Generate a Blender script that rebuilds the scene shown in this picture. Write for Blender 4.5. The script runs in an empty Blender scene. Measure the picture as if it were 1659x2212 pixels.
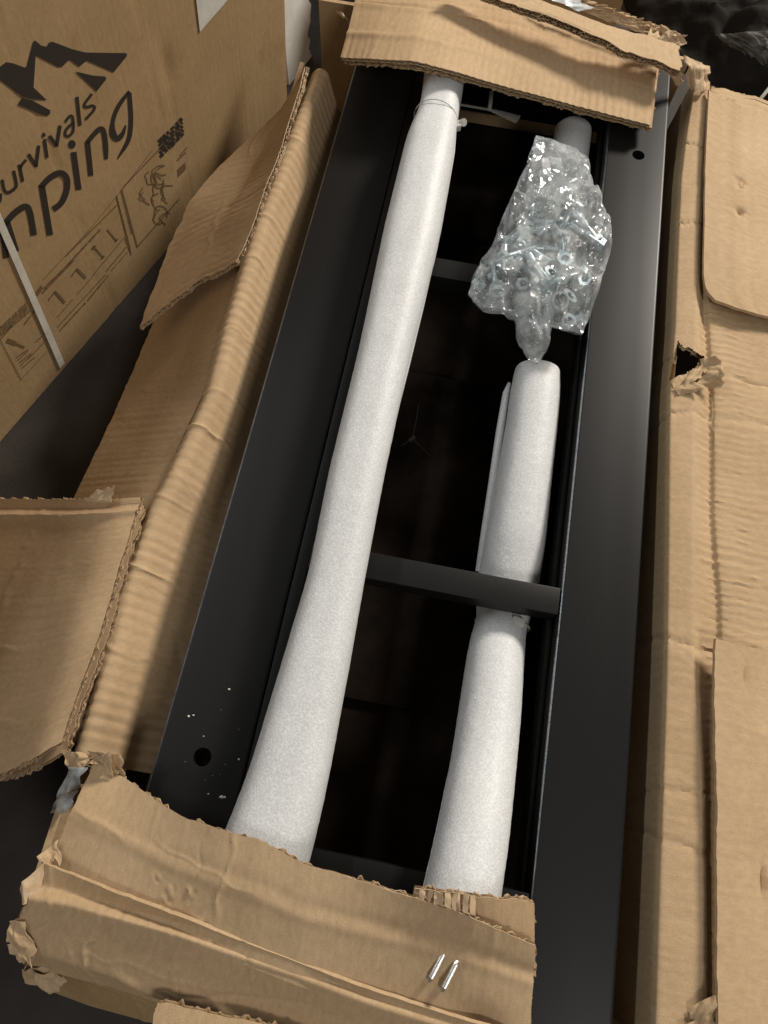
import bpy, bmesh, math, random
import numpy as np
from mathutils import Vector, Matrix
from mathutils.geometry import tessellate_polygon

# ------------------------------------------------------------------ camera
W, H, F = 1659., 2212., 1600.          # picture size the measurements were taken in, focal length in those pixels
CX, CY = W / 2, H / 2
def unit(v):
    v = np.array(v, float); return v / np.linalg.norm(v)
_L = unit([1632 - CX, CY + 2857, -F])   # long direction of the carton seen from the camera
_X = np.array([1, -.188, 0.]); _X[2] = -(_L[0] * _X[0] + _L[1] * _X[1]) / _L[2]; _X = unit(_X)
_N = np.cross(_X, _L)
RM = np.array([_X, _L, _N])             # camera axes -> world (X across, Y along, Z up; rail tops at z = 0)
CAM = RM @ np.array([0, 0, .80])
scene = bpy.context.scene
C = scene.collection
cam = bpy.data.cameras.new('camera'); cam_o = bpy.data.objects.new('camera', cam); C.objects.link(cam_o)
cam.sensor_fit = 'VERTICAL'; cam.sensor_height = 36; cam.sensor_width = 27
cam.lens = F / H * 36; cam.clip_start = .02; cam.clip_end = 60
cam_o.matrix_world = Matrix([list(RM[i]) + [CAM[i]] for i in range(3)] + [[0, 0, 0, 1]])
scene.camera = cam_o
scene.render.resolution_x = 768; scene.render.resolution_y = 1024

# ------------------------------------------------------------------ light
world = bpy.data.worlds.new('World'); scene.world = world; world.use_nodes = True
world.node_tree.nodes['Background'].inputs['Color'].default_value = (1, .93, .84, 1)
world.node_tree.nodes['Background'].inputs['Strength'].default_value = .12
def area(name, pos, target, size, power, col):
    l = bpy.data.lights.new(name, 'AREA'); l.shape = 'DISK'; l.size = size; l.energy = power; l.color = col
    o = bpy.data.objects.new(name, l); C.objects.link(o); o.location = pos
    o.rotation_euler = (Vector(target) - Vector(pos)).to_track_quat('-Z', 'Y').to_euler()
    return o
area('ceiling_lamp', (2.33, 3.33, 2.40), (0.05, .1, 0), .85, 240, (1, .925, .83))
area('far_ceiling_lamp', (1.3, -1.9, 2.5), (0, .1, 0), .8, 27, (1, .96, .92))  # added fill from the near right, no known lamp; lifts the shadows
sl = area('side_tube_lamp', (-1.7, 1.3, 2.3), (-.05, 1.3, 0), .12, 25, (.92, .97, 1)); sl.data.shape = 'RECTANGLE'; sl.data.size = 3.2; sl.data.size_y = .12
sl.rotation_euler = Matrix(((0, -.813, -.583), (1, 0, 0), (0, -.583, .813))).to_euler()
vs = scene.view_settings
vs.view_transform = 'Standard'; vs.look = 'None'; vs.exposure = 0; vs.gamma = 1; vs.use_curve_mapping = False
scene.render.engine = 'CYCLES'
scene.cycles.max_bounces = 10; scene.cycles.transparent_max_bounces = 24

# ------------------------------------------------------------------ measuring
def ray(px, py): return RM @ np.array([(px - CX) / F, (CY - py) / F, -1.])
def P(px, py, z=0.):
    d = ray(px, py); return CAM + (z - CAM[2]) / d[2] * d
def PY(px, py, y):
    d = ray(px, py); return CAM + (y - CAM[1]) / d[1] * d
def W3(x, y, z): return np.array([x, y, z], float)
def proj(p):
    c = (np.asarray(p) - CAM) @ RM
    return np.stack([CX - F * c[..., 0] / c[..., 2], CY + F * c[..., 1] / c[..., 2]], -1)
def plane_hit(px, py, o, n):
    d = ray(px, py); return CAM + np.dot(o - CAM, n) / np.dot(d, n) * d
FLOOR = -.25

# ------------------------------------------------------------------ noise
def vnoise(x, y, seed=0):
    xi = np.floor(x).astype(np.int64); yi = np.floor(y).astype(np.int64)
    fx = x - xi; fy = y - yi
    fx = fx * fx * (3 - 2 * fx); fy = fy * fy * (3 - 2 * fy)
    def h(a, b):
        n = (a * 374761393 + b * 668265263 + seed * 974634777) & 0x7fffffff
        n = ((n ^ (n >> 13)) * 1274126177) & 0x7fffffff
        return ((n ^ (n >> 16)) & 0xffff) / 32767.5 - 1
    return (h(xi, yi) * (1 - fx) + h(xi + 1, yi) * fx) * (1 - fy) + (h(xi, yi + 1) * (1 - fx) + h(xi + 1, yi + 1) * fx) * fy
def fbm(x, y, seed=0, oc=4):
    r = 0; a = 1.
    for i in range(oc):
        r = r + a * vnoise(x * 2 ** i + i * 7.3, y * 2 ** i - i * 3.1, seed + i); a *= .5
    return r
def crumple(x, y, seed, n=7, lo=18, hi=60):
    """sum of folded triangle waves in random directions: flat facets with sharp creases"""
    r = random.Random(seed); out = np.zeros_like(x)
    wx = x + .006 * fbm(x * 30, y * 30, seed); wy = y + .006 * fbm(x * 30 + 9, y * 30, seed + 3)
    for i in range(n):
        a = r.uniform(0, math.pi); f = r.uniform(lo, hi); ph = r.random()
        q = (wx * math.cos(a) + wy * math.sin(a)) * f + ph
        out += (np.abs((q % 1) * 2 - 1) - .5) / f * r.choice([-1, 1])
    return out

# ------------------------------------------------------------------ materials
def mat(name):
    m = bpy.data.materials.new(name); m.use_nodes = True
    nt = m.node_tree; b = nt.nodes['Principled BSDF']
    return m, nt, b
def nd(nt, t, **k):
    n = nt.nodes.new(t)
    for a, v in k.items():
        if a.startswith('i_'): n.inputs[a[2:].replace('_', ' ')].default_value = v
        else: setattr(n, a, v)
    return n
def math_node(nt, op, a, b):
    n = nd(nt, 'ShaderNodeMath', operation=op)
    for i, v in enumerate((a, b)):
        if isinstance(v, (int, float)): n.inputs[i].default_value = v
        else: nt.links.new(v, n.inputs[i])
    return n.outputs[0]
def cardboard(name, base, rough=.82, dark=.68, streak=.5, seed=0., stain=None):
    m, nt, b = mat(name); L = nt.links.new
    uv = nd(nt, 'ShaderNodeUVMap')
    def noise(scale, sx=1, sy=1, detail=4, rough=.55):
        mp = nd(nt, 'ShaderNodeMapping'); mp.inputs['Scale'].default_value = (sx, sy, 1); mp.inputs['Location'].default_value = (seed, seed * 1.7, seed)
        L(uv.outputs[0], mp.inputs[0])
        n = nd(nt, 'ShaderNodeTexNoise'); n.inputs['Scale'].default_value = scale; n.inputs['Detail'].default_value = detail; n.inputs['Roughness'].default_value = rough
        L(mp.outputs[0], n.inputs['Vector']); return n.outputs['Fac']
    big = noise(9, detail=5, rough=.6); fine = noise(700, detail=3); fib = noise(220, 1, .45, 3); flute = noise(150, 1, .012, 0)
    v = math_node(nt, 'MULTIPLY', math_node(nt, 'SUBTRACT', big, .5), .55)
    v = math_node(nt, 'ADD', v, math_node(nt, 'MULTIPLY', math_node(nt, 'SUBTRACT', fine, .5), .55))
    v = math_node(nt, 'ADD', v, math_node(nt, 'MULTIPLY', math_node(nt, 'SUBTRACT', fib, .5), .5))
    v = math_node(nt, 'ADD', v, math_node(nt, 'MULTIPLY', math_node(nt, 'SUBTRACT', flute, .5), .28 * streak))
    v = math_node(nt, 'ADD', v, .5)
    cr = nd(nt, 'ShaderNodeValToRGB')
    c = np.array(base)
    cr.color_ramp.elements[0].position = .1; cr.color_ramp.elements[0].color = (*(c * np.array([dark, dark * .93, dark * .82])), 1)
    cr.color_ramp.elements[1].position = .9; cr.color_ramp.elements[1].color = (*np.minimum(c * np.array([1.22, 1.25, 1.3]), .85), 1)
    L(v, cr.inputs[0])
    out = cr.outputs[0]
    if stain:
        st = noise(stain[0], detail=6, rough=.65)
        r2 = nd(nt, 'ShaderNodeMapRange'); r2.inputs[1].default_value = stain[1]; r2.inputs[2].default_value = stain[1] + .15
        L(st, r2.inputs[0])
        mx = nd(nt, 'ShaderNodeMix', data_type='RGBA', blend_type='MULTIPLY'); L(r2.outputs[0], mx.inputs[0]); L(out, mx.inputs[6])
        mx.inputs[7].default_value = stain[2]; out = mx.outputs[2]
    L(out, b.inputs['Base Color'])
    b.inputs['Roughness'].default_value = rough; b.inputs['Specular IOR Level'].default_value = .25
    bp = nd(nt, 'ShaderNodeBump'); bp.inputs['Strength'].default_value = .25 + .5 * streak; bp.inputs['Distance'].default_value = .0010
    hh = math_node(nt, 'ADD', math_node(nt, 'MULTIPLY', fine, .35), math_node(nt, 'ADD', math_node(nt, 'MULTIPLY', flute, .9), math_node(nt, 'MULTIPLY', fib, .6)))
    L(hh, bp.inputs['Height']); L(bp.outputs[0], b.inputs['Normal'])
    return m
KRAFT = cardboard('kraft_inside', (.50, .352, .205))
KRAFT2 = cardboard('kraft_inside_plain', (.51, .362, .214), streak=.25, seed=3.3, stain=(14, .62, (.84, .74, .6, 1)))
KRAFT_OUT = cardboard('kraft_outside', (.36, .243, .122), streak=.08, seed=7.1, stain=(7, .58, (.8, .68, .52, 1)))
FLUTE = cardboard('flute_paper', (.36, .24, .125), streak=0, seed=5.)
SHRED = cardboard('torn_paper', (.52, .38, .24), streak=0, seed=9.)
def simple(name, col, rough=.5, metal=0, spec=.5, bump=None, vary=0, coord='Object'):
    m, nt, b = mat(name); L = nt.links.new
    b.inputs['Base Color'].default_value = (*col, 1); b.inputs['Roughness'].default_value = rough
    b.inputs['Metallic'].default_value = metal; b.inputs['Specular IOR Level'].default_value = spec
    tc = nd(nt, 'ShaderNodeTexCoord')
    if bump:
        n = nd(nt, 'ShaderNodeTexNoise'); n.inputs['Scale'].default_value = bump[0]; n.inputs['Detail'].default_value = 4
        L(tc.outputs[coord], n.inputs['Vector'])
        bp = nd(nt, 'ShaderNodeBump'); bp.inputs['Strength'].default_value = bump[1]; bp.inputs['Distance'].default_value = bump[2]
        L(n.outputs[0], bp.inputs['Height']); L(bp.outputs[0], b.inputs['Normal'])
    if vary:
        n = nd(nt, 'ShaderNodeTexNoise'); n.inputs['Scale'].default_value = vary[0]; n.inputs['Detail'].default_value = 6; n.inputs['Roughness'].default_value = .65
        L(tc.outputs[coord], n.inputs['Vector'])
        cr = nd(nt, 'ShaderNodeValToRGB'); cr.color_ramp.elements[0].position = .3; cr.color_ramp.elements[1].position = .72
        cr.color_ramp.elements[0].color = (*np.array(col) * vary[1], 1); cr.color_ramp.elements[1].color = (*np.array(col) * vary[2], 1)
        L(n.outputs[0], cr.inputs[0]); L(cr.outputs[0], b.inputs['Base Color'])
        mr = nd(nt, 'ShaderNodeMapRange'); mr.inputs[3].default_value = max(rough - .03, 0); mr.inputs[4].default_value = rough + .05
        L(n.outputs[0], mr.inputs[0]); L(mr.outputs[0], b.inputs['Roughness'])
    return m
STEEL = simple('black_powder_coat', (.0085, .008, .0076), .40, 0, .30, (1400, .10, .0004), (300, .94, 1.08))
DARK = simple('black_panel', (.011, .008, .006), .9, 0, .05, (300, .2, .001), (9, .25, 2.2))  # near-black tone stands in for deep shade under the frame
FLOORM = simple('dark_floor', (.042, .036, .031), .8, 0, .3, (240, .5, .002), (5, .6, 1.5))
INK = simple('printed_ink', (.03, .024, .019), .7, 0, .2, None, (900, .8, 1.5))
INKTHIN = simple('thin_printed_ink', (.14, .088, .042), .75, 0, .2, None, (700, .7, 1.5))
STRAPM = simple('white_strapping', (.62, .58, .5), .5, 0, .4, (400, .2, .0006), (60, .8, 1.1))
EDGE = simple('worn_edge_paint', (.22, .23, .24), .38, 1, .5, (600, .3, .0004), (90, .6, 1.3))  # brighter metal puts the edge highlights into the bevel colour
NYLON = simple('white_nylon', (.5, .49, .46), .4, 0, .5, (200, .2, .0004), (90, .85, 1.05))
ZINC = simple('zinc_plate', (.66, .76, .79), .36, 1, .5, (500, .2, .0004), (200, .75, 1.1))
BRIGHT = simple('staple_wire', (.9, .87, .82), .38, 1, .5, (300, .2, .0003), (200, .8, 1.1))
LABELM = simple('paper_label', (.62, .6, .54), .7, 0, .3, (150, .2, .0008), (35, .8, 1.05))
PALE = simple('pale_board', (.62, .61, .57), .8, 0, .3, (60, .3, .002), (9, .75, 1.1))
BLACKFILM = simple('black_film', (.012, .010, .008), .85, 0, .12, (60, .5, .004), (12, .7, 1.5))
DULL = simple('dull_film_sheet', (.10, .095, .085), .7, 0, .2, (60, .3, .002), (30, .6, 1.3))
STRIPM = simple('dull_plastic_strip', (.3, .29, .26), .5, 0, .3, (200, .2, .0004), (90, .85, 1.05))
CORDM = simple('dull_cord', (.03, .025, .02), .9, 0, .2, (300, .2, .0005), (200, .8, 1.1))
CRUMB = simple('foam_crumb', (.75, .72, .66), .8, 0, .3, (400, .3, .0006), (300, .8, 1.1))
def foam():
    m, nt, b = mat('white_foam'); L = nt.links.new
    tc = nd(nt, 'ShaderNodeTexCoord')
    v = nd(nt, 'ShaderNodeTexVoronoi'); v.inputs['Scale'].default_value = 560; L(tc.outputs['Object'], v.inputs['Vector'])
    n = nd(nt, 'ShaderNodeTexNoise'); n.inputs['Scale'].default_value = 420; n.inputs['Detail'].default_value = 5; L(tc.outputs['Object'], n.inputs['Vector'])
    big = nd(nt, 'ShaderNodeTexNoise'); big.inputs['Scale'].default_value = 25; L(tc.outputs['Object'], big.inputs['Vector'])
    h = math_node(nt, 'ADD', v.outputs['Distance'], n.outputs[0])
    bp = nd(nt, 'ShaderNodeBump'); bp.inputs['Strength'].default_value = .32; bp.inputs['Distance'].default_value = .0005
    L(h, bp.inputs['Height']); L(bp.outputs[0], b.inputs['Normal'])
    cr = nd(nt, 'ShaderNodeValToRGB'); cr.color_ramp.elements[0].position = .25; cr.color_ramp.elements[1].position = 1.
    cr.color_ramp.elements[0].color = (.46, .465, .465, 1); cr.color_ramp.elements[1].color = (.72, .73, .73, 1)
    L(math_node(nt, 'ADD', math_node(nt, 'MULTIPLY', h, .6), math_node(nt, 'MULTIPLY', big.outputs[0], .3)), cr.inputs[0])
    L(cr.outputs[0], b.inputs['Base Color'])
    b.inputs['Roughness'].default_value = .5; b.inputs['Specular IOR Level'].default_value = .4
    b.inputs['Subsurface Weight'].default_value = .35; b.inputs['Subsurface Radius'].default_value = (.006, .006, .006); b.inputs['Subsurface Scale'].default_value = 1.
    return m
FOAM = foam()
def film(name, haze, gloss, rough=.08):
    m = bpy.data.materials.new(name); m.use_nodes = True; nt = m.node_tree; L = nt.links.new
    nt.nodes.remove(nt.nodes['Principled BSDF']); out = nt.nodes['Material Output']
    tr = nd(nt, 'ShaderNodeBsdfTransparent'); tr.inputs[0].default_value = (.97, .98, .98, 1)
    gl = nd(nt, 'ShaderNodeBsdfGlossy'); gl.inputs['Roughness'].default_value = rough
    df = nd(nt, 'ShaderNodeBsdfDiffuse'); df.inputs[0].default_value = (.86, .90, .91, 1)
    tc = nd(nt, 'ShaderNodeTexCoord')
    n = nd(nt, 'ShaderNodeTexNoise'); n.inputs['Scale'].default_value = 45; n.inputs['Detail'].default_value = 5; L(tc.outputs['Object'], n.inputs['Vector'])
    mr = nd(nt, 'ShaderNodeMapRange'); mr.inputs[1].default_value = .35; mr.inputs[2].default_value = .75; mr.inputs[3].default_value = haze * .3; mr.inputs[4].default_value = haze * 2.0
    L(n.outputs[0], mr.inputs[0])
    bp = nd(nt, 'ShaderNodeBump'); bp.inputs['Strength'].default_value = .3; bp.inputs['Distance'].default_value = .0015
    n2 = nd(nt, 'ShaderNodeTexNoise'); n2.inputs['Scale'].default_value = 130; n2.inputs['Detail'].default_value = 3; L(tc.outputs['Object'], n2.inputs['Vector'])
    L(n2.outputs[0], bp.inputs['Height']); L(bp.outputs[0], gl.inputs['Normal'])
    fr = nd(nt, 'ShaderNodeFresnel'); fr.inputs[0].default_value = 1.5; L(bp.outputs[0], fr.inputs['Normal'])
    m1 = nd(nt, 'ShaderNodeMixShader'); L(mr.outputs[0], m1.inputs[0]); L(tr.outputs[0], m1.inputs[1]); L(df.outputs[0], m1.inputs[2])
    m2 = nd(nt, 'ShaderNodeMixShader'); L(math_node(nt, 'ADD', math_node(nt, 'MULTIPLY', fr.outputs[0], .6), gloss), m2.inputs[0]); L(m1.outputs[0], m2.inputs[1]); L(gl.outputs[0], m2.inputs[2])
    L(m2.outputs[0], out.inputs[0])
    return m
BAGM = film('clear_polythene', .26, .04, .06)
TAPEM = film('clear_tape', .5, .03, .25)
WISPM = film('dull_film', .12, .02, .4)

# ------------------------------------------------------------------ objects
def link(name, me, mats, parent=None, smooth=True, sharp=None):
    for m in (mats if isinstance(mats, (list, tuple)) else [mats]): me.materials.append(m)
    o = bpy.data.objects.new(name, me); C.objects.link(o); o.parent = parent
    if smooth:
        me.polygons.foreach_set('use_smooth', [True] * len(me.polygons))
        if sharp: me.set_sharp_from_angle(angle=math.radians(sharp))
    return o
def tag(o, label, cat=None, group=None, kind=None):
    if label: o['label'] = label
    if cat: o['category'] = cat
    if group: o['group'] = group
    if kind: o['kind'] = kind
    return o
def empty(name, loc, label, cat, group=None):
    o = bpy.data.objects.new(name, None); C.objects.link(o); o.location = loc; o.empty_display_size = .05
    return tag(o, label, cat, group)
def settle(root):
    """children were built in world coordinates: make them local to the root"""
    for c in root.children: c.matrix_parent_inverse = Matrix.Translation(root.location).inverted()
class MB:
    def __init__(s): s.v = []; s.f = []; s.m = []; s.uv = []
    def add(s, verts, faces, mi=0, uvs=None):
        b = sum(len(a) for a in s.v); s.v.append(np.asarray(verts, float))
        s.uv.append(np.asarray(uvs, float) if uvs is not None else np.asarray(verts, float)[:, :2])
        for f in faces: s.f.append([b + i for i in f]); s.m.append(mi)
    def box(s, c, d, bev=0., rot=None, mi=0):
        bm = bmesh.new(); bmesh.ops.create_cube(bm, size=1)
        for v in bm.verts: v.co = Vector((v.co.x * d[0], v.co.y * d[1], v.co.z * d[2]))
        if bev: bmesh.ops.bevel(bm, geom=bm.edges[:], offset=bev, segments=2, profile=.7, affect='EDGES')
        M = (rot.to_matrix() if rot is not None else Matrix.Identity(3))
        bm.verts.index_update()
        s.add([M @ v.co + Vector(c) for v in bm.verts], [[v.index for v in f.verts] for f in bm.faces], mi); bm.free()
    def tube(s, pts, r, n=8, mi=0, flat=None):
        pts = [Vector(p) for p in pts]; rr = r if isinstance(r, (list, tuple)) else [r] * len(pts)
        V = []; Fc = []; up = Vector((0, 0, 1))
        for i, p in enumerate(pts):
            t = (pts[min(i + 1, len(pts) - 1)] - pts[max(i - 1, 0)]).normalized()
            a = t.cross(up) if abs(t.dot(up)) < .95 else t.cross(Vector((1, 0, 0))); a.normalize(); b = a.cross(t)
            for k in range(n):
                q = 2 * math.pi * k / n
                V.append(p + a * math.cos(q) * rr[i] + b * math.sin(q) * rr[i] * (flat or 1))
        for i in range(len(pts) - 1):
            for k in range(n): Fc.append([i * n + k, i * n + (k + 1) % n, (i + 1) * n + (k + 1) % n, (i + 1) * n + k])
        Fc.append(list(range(n))[::-1]); Fc.append([(len(pts) - 1) * n + k for k in range(n)])
        s.add(V, Fc, mi)
    def build(s, name, mats, parent=None, smooth=True, sharp=35):
        me = bpy.data.meshes.new(name); V = np.concatenate(s.v)
        me.from_pydata(V.tolist(), [], s.f); me.polygons.foreach_set('material_index', s.m)
        ul = me.uv_layers.new(name='UVMap'); UV = np.concatenate(s.uv)
        idx = np.empty(len(me.loops), dtype=np.int32); me.loops.foreach_get('vertex_index', idx)
        ul.data.foreach_set('uv', UV[idx].astype(np.float32).ravel())
        me.update()
        return link(name, me, mats, parent, smooth, sharp)
def grid_faces(nu, nv, off=0, flip=False):
    f = []
    for j in range(nv - 1):
        for i in range(nu - 1):
            a = off + j * nu + i
            f.append([a, a + 1, a + nu + 1, a + nu] if not flip else [a, a + nu, a + nu + 1, a + 1])
    return f
def inside(pts, poly):
    x, y = pts[..., 0], pts[..., 1]; r = np.zeros(x.shape, bool); n = len(poly)
    for i in range(n):
        x0, y0 = poly[i]; x1, y1 = poly[(i + 1) % n]
        if y0 == y1: continue
        c = ((y0 > y) != (y1 > y)) & (x < (x1 - x0) * (y - y0) / (y1 - y0) + x0); r ^= c
    return r

# ------------------------------------------------------------------ cardboard sheets
def resample(pts, n):
    pts = np.asarray(pts, float); d = np.r_[0, np.cumsum(np.linalg.norm(np.diff(pts, axis=0), axis=1))]
    t = np.linspace(0, d[-1], n)
    return np.stack([np.interp(t, d, pts[:, k]) for k in range(pts.shape[1])], 1)
def smooth_axis(G, k, ax):
    if k < 1: return G
    w = np.hanning(2 * k + 3)[1:-1]; w /= w.sum()
    G = np.moveaxis(G, ax, 0); n = len(G)
    lo = 2 * G[0] - G[1:k + 1][::-1]; hi = 2 * G[-1] - G[-k - 1:-1][::-1]
    E = np.concatenate([lo, G, hi]); out = sum(w[i] * E[i:i + n] for i in range(2 * k + 1))
    return np.moveaxis(out, 0, ax)
def normals(G):
    n = np.cross(np.gradient(G, axis=1), np.gradient(G, axis=0))
    return n / (np.linalg.norm(n, axis=2, keepdims=True) + 1e-12)
def sheet(name, rows, parent, nu=120, nv=50, thick=.0065, mats=None, su=3, sv=2, up=(0, 0, 1), disp=None, tear=(0, 0, 0, 0), tearf=90,
          cut='bflr', hole=None, seed=1, walls=2, wash=None, low=.0012, creases=0, csize=.0005, eq=False):
    """a board lofted through rows of points: liners on both sides, fluted paper showing at the cut edges.
    edges: f = first row, b = last row, l = row starts, r = row ends"""
    R = np.array([resample(r, nu) for r in rows])
    if eq:
        k_ = np.linspace(0, len(rows) - 1, nv); i0 = np.minimum(k_.astype(int), len(rows) - 2); f_ = (k_ - i0)[:, None, None]; G = R[i0] * (1 - f_) + R[i0 + 1] * f_
    else: G = np.moveaxis(np.array([resample(R[:, i], nv) for i in range(nu)]), 0, 1)
    G = smooth_axis(smooth_axis(G, su, 1), sv, 0)
    lu = np.linalg.norm(np.diff(G, axis=1), axis=2).sum(1).mean(); lv = np.linalg.norm(np.diff(G, axis=0), axis=2).sum(0).mean()
    u = np.linspace(0, 1, nu); v = np.linspace(0, 1, nv)
    def ragged(t, l, amp, sd): return np.clip((fbm(t * l * tearf, t * 0 + sd, sd, 4) * .5 + .5), 0, 1.5) * amp
    a, b, c, d = tear
    if a or b:
        v0 = ragged(u, lu, a / lv, seed); v1 = 1 - ragged(u, lu, b / lv, seed + 5)
        G = np.stack([np.stack([np.interp(v0[i] + (v1[i] - v0[i]) * v, v, G[:, i, k]) for k in range(3)], 1) for i in range(nu)], 1)
    if c or d:
        u0 = ragged(v, lv, c / lu, seed + 9); u1 = 1 - ragged(v, lv, d / lu, seed + 14)
        G = np.stack([np.stack([np.interp(u0[j] + (u1[j] - u0[j]) * u, u, G[j, :, k]) for k in range(3)], 1) for j in range(nv)], 0)
    U, V = np.meshgrid(u * lu, np.r_[0, np.cumsum(np.linalg.norm(np.diff(G, axis=0), axis=2).mean(1))] if eq else v * lv)
    n = normals(G)
    flip = (n @ np.array(up)).mean() < 0
    if flip: n = -n
    D = .6 * low * fbm(U * 8, V * 8, seed + 20, 3)
    if wash:
        amp, lam, ax = wash; q = (U if ax == 0 else V); o = (V if ax == 0 else U)
        ph = q / lam + .22 * fbm(U * 5, V * 2.5, seed + 31, 2)
        D = D + amp * np.sin(2 * np.pi * ph) * (.55 + .6 * np.clip(vnoise(q * 26, o * 5, seed + 3), -.8, 1))
    rn = random.Random(seed * 7 + 1)
    for i in range(creases):
        x0, y0 = rn.uniform(0, lu), rn.uniform(0, lv); an = rn.gauss(0, .22) + (math.pi / 2 if rn.random() < .65 else 0) + (math.pi / 2 if wash and wash[2] == 1 else 0)
        ln = rn.uniform(.02, .09); w = rn.uniform(.0011, .0024)
        dx, dy = U - x0, V - y0
        s = dx * math.cos(an) + dy * math.sin(an); t = -dx * math.sin(an) + dy * math.cos(an) + .004 * vnoise(U * 60, V * 60, seed + i)
        D = D + rn.choice([-1, 1, 1]) * csize * rn.uniform(.6, 1.7) * np.exp(-(t / w) ** 2) * (1 + .8 * t / w) * np.clip(1.4 - (s / ln) ** 2, 0, 1)
    if disp is not None: D = D + disp(U, V, lu, lv)
    G = G + n * D[..., None]
    n = normals(G) * (-1 if flip else 1)
    B = G - n * thick
    mb = MB(); uvs = np.stack([U, V], -1).reshape(-1, 2)
    ft = grid_faces(nu, nv, 0, not flip); fb = grid_faces(nu, nv, 0, flip)
    if hole is not None:
        cen = (G[:-1, :-1] + G[1:, 1:]) / 2; keep = ~inside(proj(cen), hole)
        ft = [f for f, k in zip(ft, keep.ravel()) if k]; fb = [f for f, k in zip(fb, keep.ravel()) if k]
    mb.add(G.reshape(-1, 3), ft, 0, uvs); mb.add(B.reshape(-1, 3), fb, 0, uvs)
    lip = .0009
    for e in 'fblr':
        if e == 'f': E0, N0, I = G[0], n[0], G[0] - G[min(4, nv - 1)]
        elif e == 'b': E0, N0, I = G[-1], n[-1], G[-1] - G[max(-5, -nv)]
        elif e == 'l': E0, N0, I = G[:, 0], n[:, 0], G[:, 0] - G[:, 4]
        else: E0, N0, I = G[:, -1], n[:, -1], G[:, -1] - G[:, -5]
        ln = np.linalg.norm(np.diff(E0, axis=0), axis=1).sum()
        m = max(8, int(ln / .0011) if e in cut else len(E0))
        dd = np.r_[0, np.cumsum(np.linalg.norm(np.diff(E0, axis=0), axis=1))]; t = np.linspace(0, dd[-1], m)
        ip = lambda A: np.stack([np.interp(t, dd, A[:, k]) for k in range(3)], 1)
        E1, N1, I1 = ip(E0), ip(N0), ip(I); I1 /= np.linalg.norm(I1, axis=1, keepdims=True) + 1e-9
        strip = [[i, i + 1, m + i + 1, m + i] for i in range(m - 1)]
        uv2 = np.concatenate([np.stack([t, t * 0], 1), np.stack([t, t * 0 + .004], 1)])
        if e not in cut:
            mb.add(np.concatenate([E1, E1 - N1 * thick]), strip, 0, uv2); continue
        levels = [0., thick - lip] if walls == 1 else [0., thick * .52, thick - lip]
        rag = (.0012 * fbm(t * 220, t * 0, seed + 60, 2))[:, None] * I1 * (2.2 if any(tear) else .6)
        for h in levels:
            a0 = E1 - N1 * h + rag * (1 if h else 0)
            mb.add(np.concatenate([a0, a0 - N1 * lip]), strip, 2, uv2)
        if walls == 2: mb.add(np.concatenate([E1 - N1 * thick * .52, E1 - N1 * thick * .52 - I1 * .006]), strip, 1, uv2)
        mb.add(np.concatenate([E1 - I1 * .0065, E1 - N1 * thick - I1 * .0065]), strip, 1, uv2)
        for k in range(len(levels) - 1):
            lam = (.0078, .0062)[k % 2]; top = levels[k] + lip; bot = levels[k + 1]
            wv = .5 + .5 * np.sin(2 * np.pi * (t / lam + .25 * vnoise(t * 50, t * 0, seed + k)))
            Z = E1 - N1 * (top + (bot - top) * wv)[:, None] + rag
            w = .00035 * N1
            mb.add(np.concatenate([Z + w, Z - w]), strip, 2, uv2)
            mb.add(np.concatenate([Z + w, Z + w - I1 * .006]), strip, 1, uv2); mb.add(np.concatenate([Z - w, Z - w - I1 * .006]), strip, 1, uv2)
    return mb.build(name, mats or [KRAFT, FLUTE, SHRED], parent, True, 40)
def scrap(name, pts, parent, seed, nu=26, nv=18, amp=.6, m=None, tearamp=.006):
    """torn bit of paper between four points, crumpled"""
    a, b, c, d = [np.asarray(p, float) for p in pts]
    u = np.linspace(0, 1, nu)[None, :, None]; v = np.linspace(0, 1, nv)[:, None, None]
    U2, V2 = np.meshgrid(np.linspace(0, 1, nu), np.linspace(0, 1, nv))
    L = np.linalg.norm(b - a); Hh = np.linalg.norm(d - a)
    rg = fbm(U2[0] * L * 160, U2[0] * 0 + seed, seed, 3) * min(tearamp * .5 / max(Hh, .005), .3)
    rs = fbm(V2[:, 0] * Hh * 160, V2[:, 0] * 0 + seed, seed + 4, 3) * min(tearamp * .5 / max(L, .005), .3)
    vv = v * (1 + rg[None, :, None]); uu = u * (1 + rs[:, None, None])
    G = (a * (1 - uu) + b * uu) * (1 - vv) + (d * (1 - uu) + c * uu) * vv
    n = normals(G)
    G = G + n * (.11 * amp * crumple(U2 * L + seed, V2 * Hh, seed, 6, 25, 80))[..., None] + n * (.0025 * fbm(U2 * L * 60, V2 * Hh * 60, seed, 2))[..., None]
    t = .0006; B = G - normals(G) * t
    mb = MB(); uv = np.stack([U2 * L, V2 * Hh], -1).reshape(-1, 2)
    mb.add(G.reshape(-1, 3), grid_faces(nu, nv), 0, uv); mb.add(B.reshape(-1, 3), grid_faces(nu, nv, 0, True), 0, uv)
    E = np.concatenate([G[0], G[:, -1], G[-1, ::-1], G[::-1, 0]]); Eb = np.concatenate([B[0], B[:, -1], B[-1, ::-1], B[::-1, 0]]); k = len(E)
    mb.add(np.concatenate([E, Eb]), [[i, i + 1, k + i + 1, k + i] for i in range(k - 1)], 0)
    return mb.build(name, m or SHRED, parent, True, 50)
def line(pts): return [P(*p) for p in pts]

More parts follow.
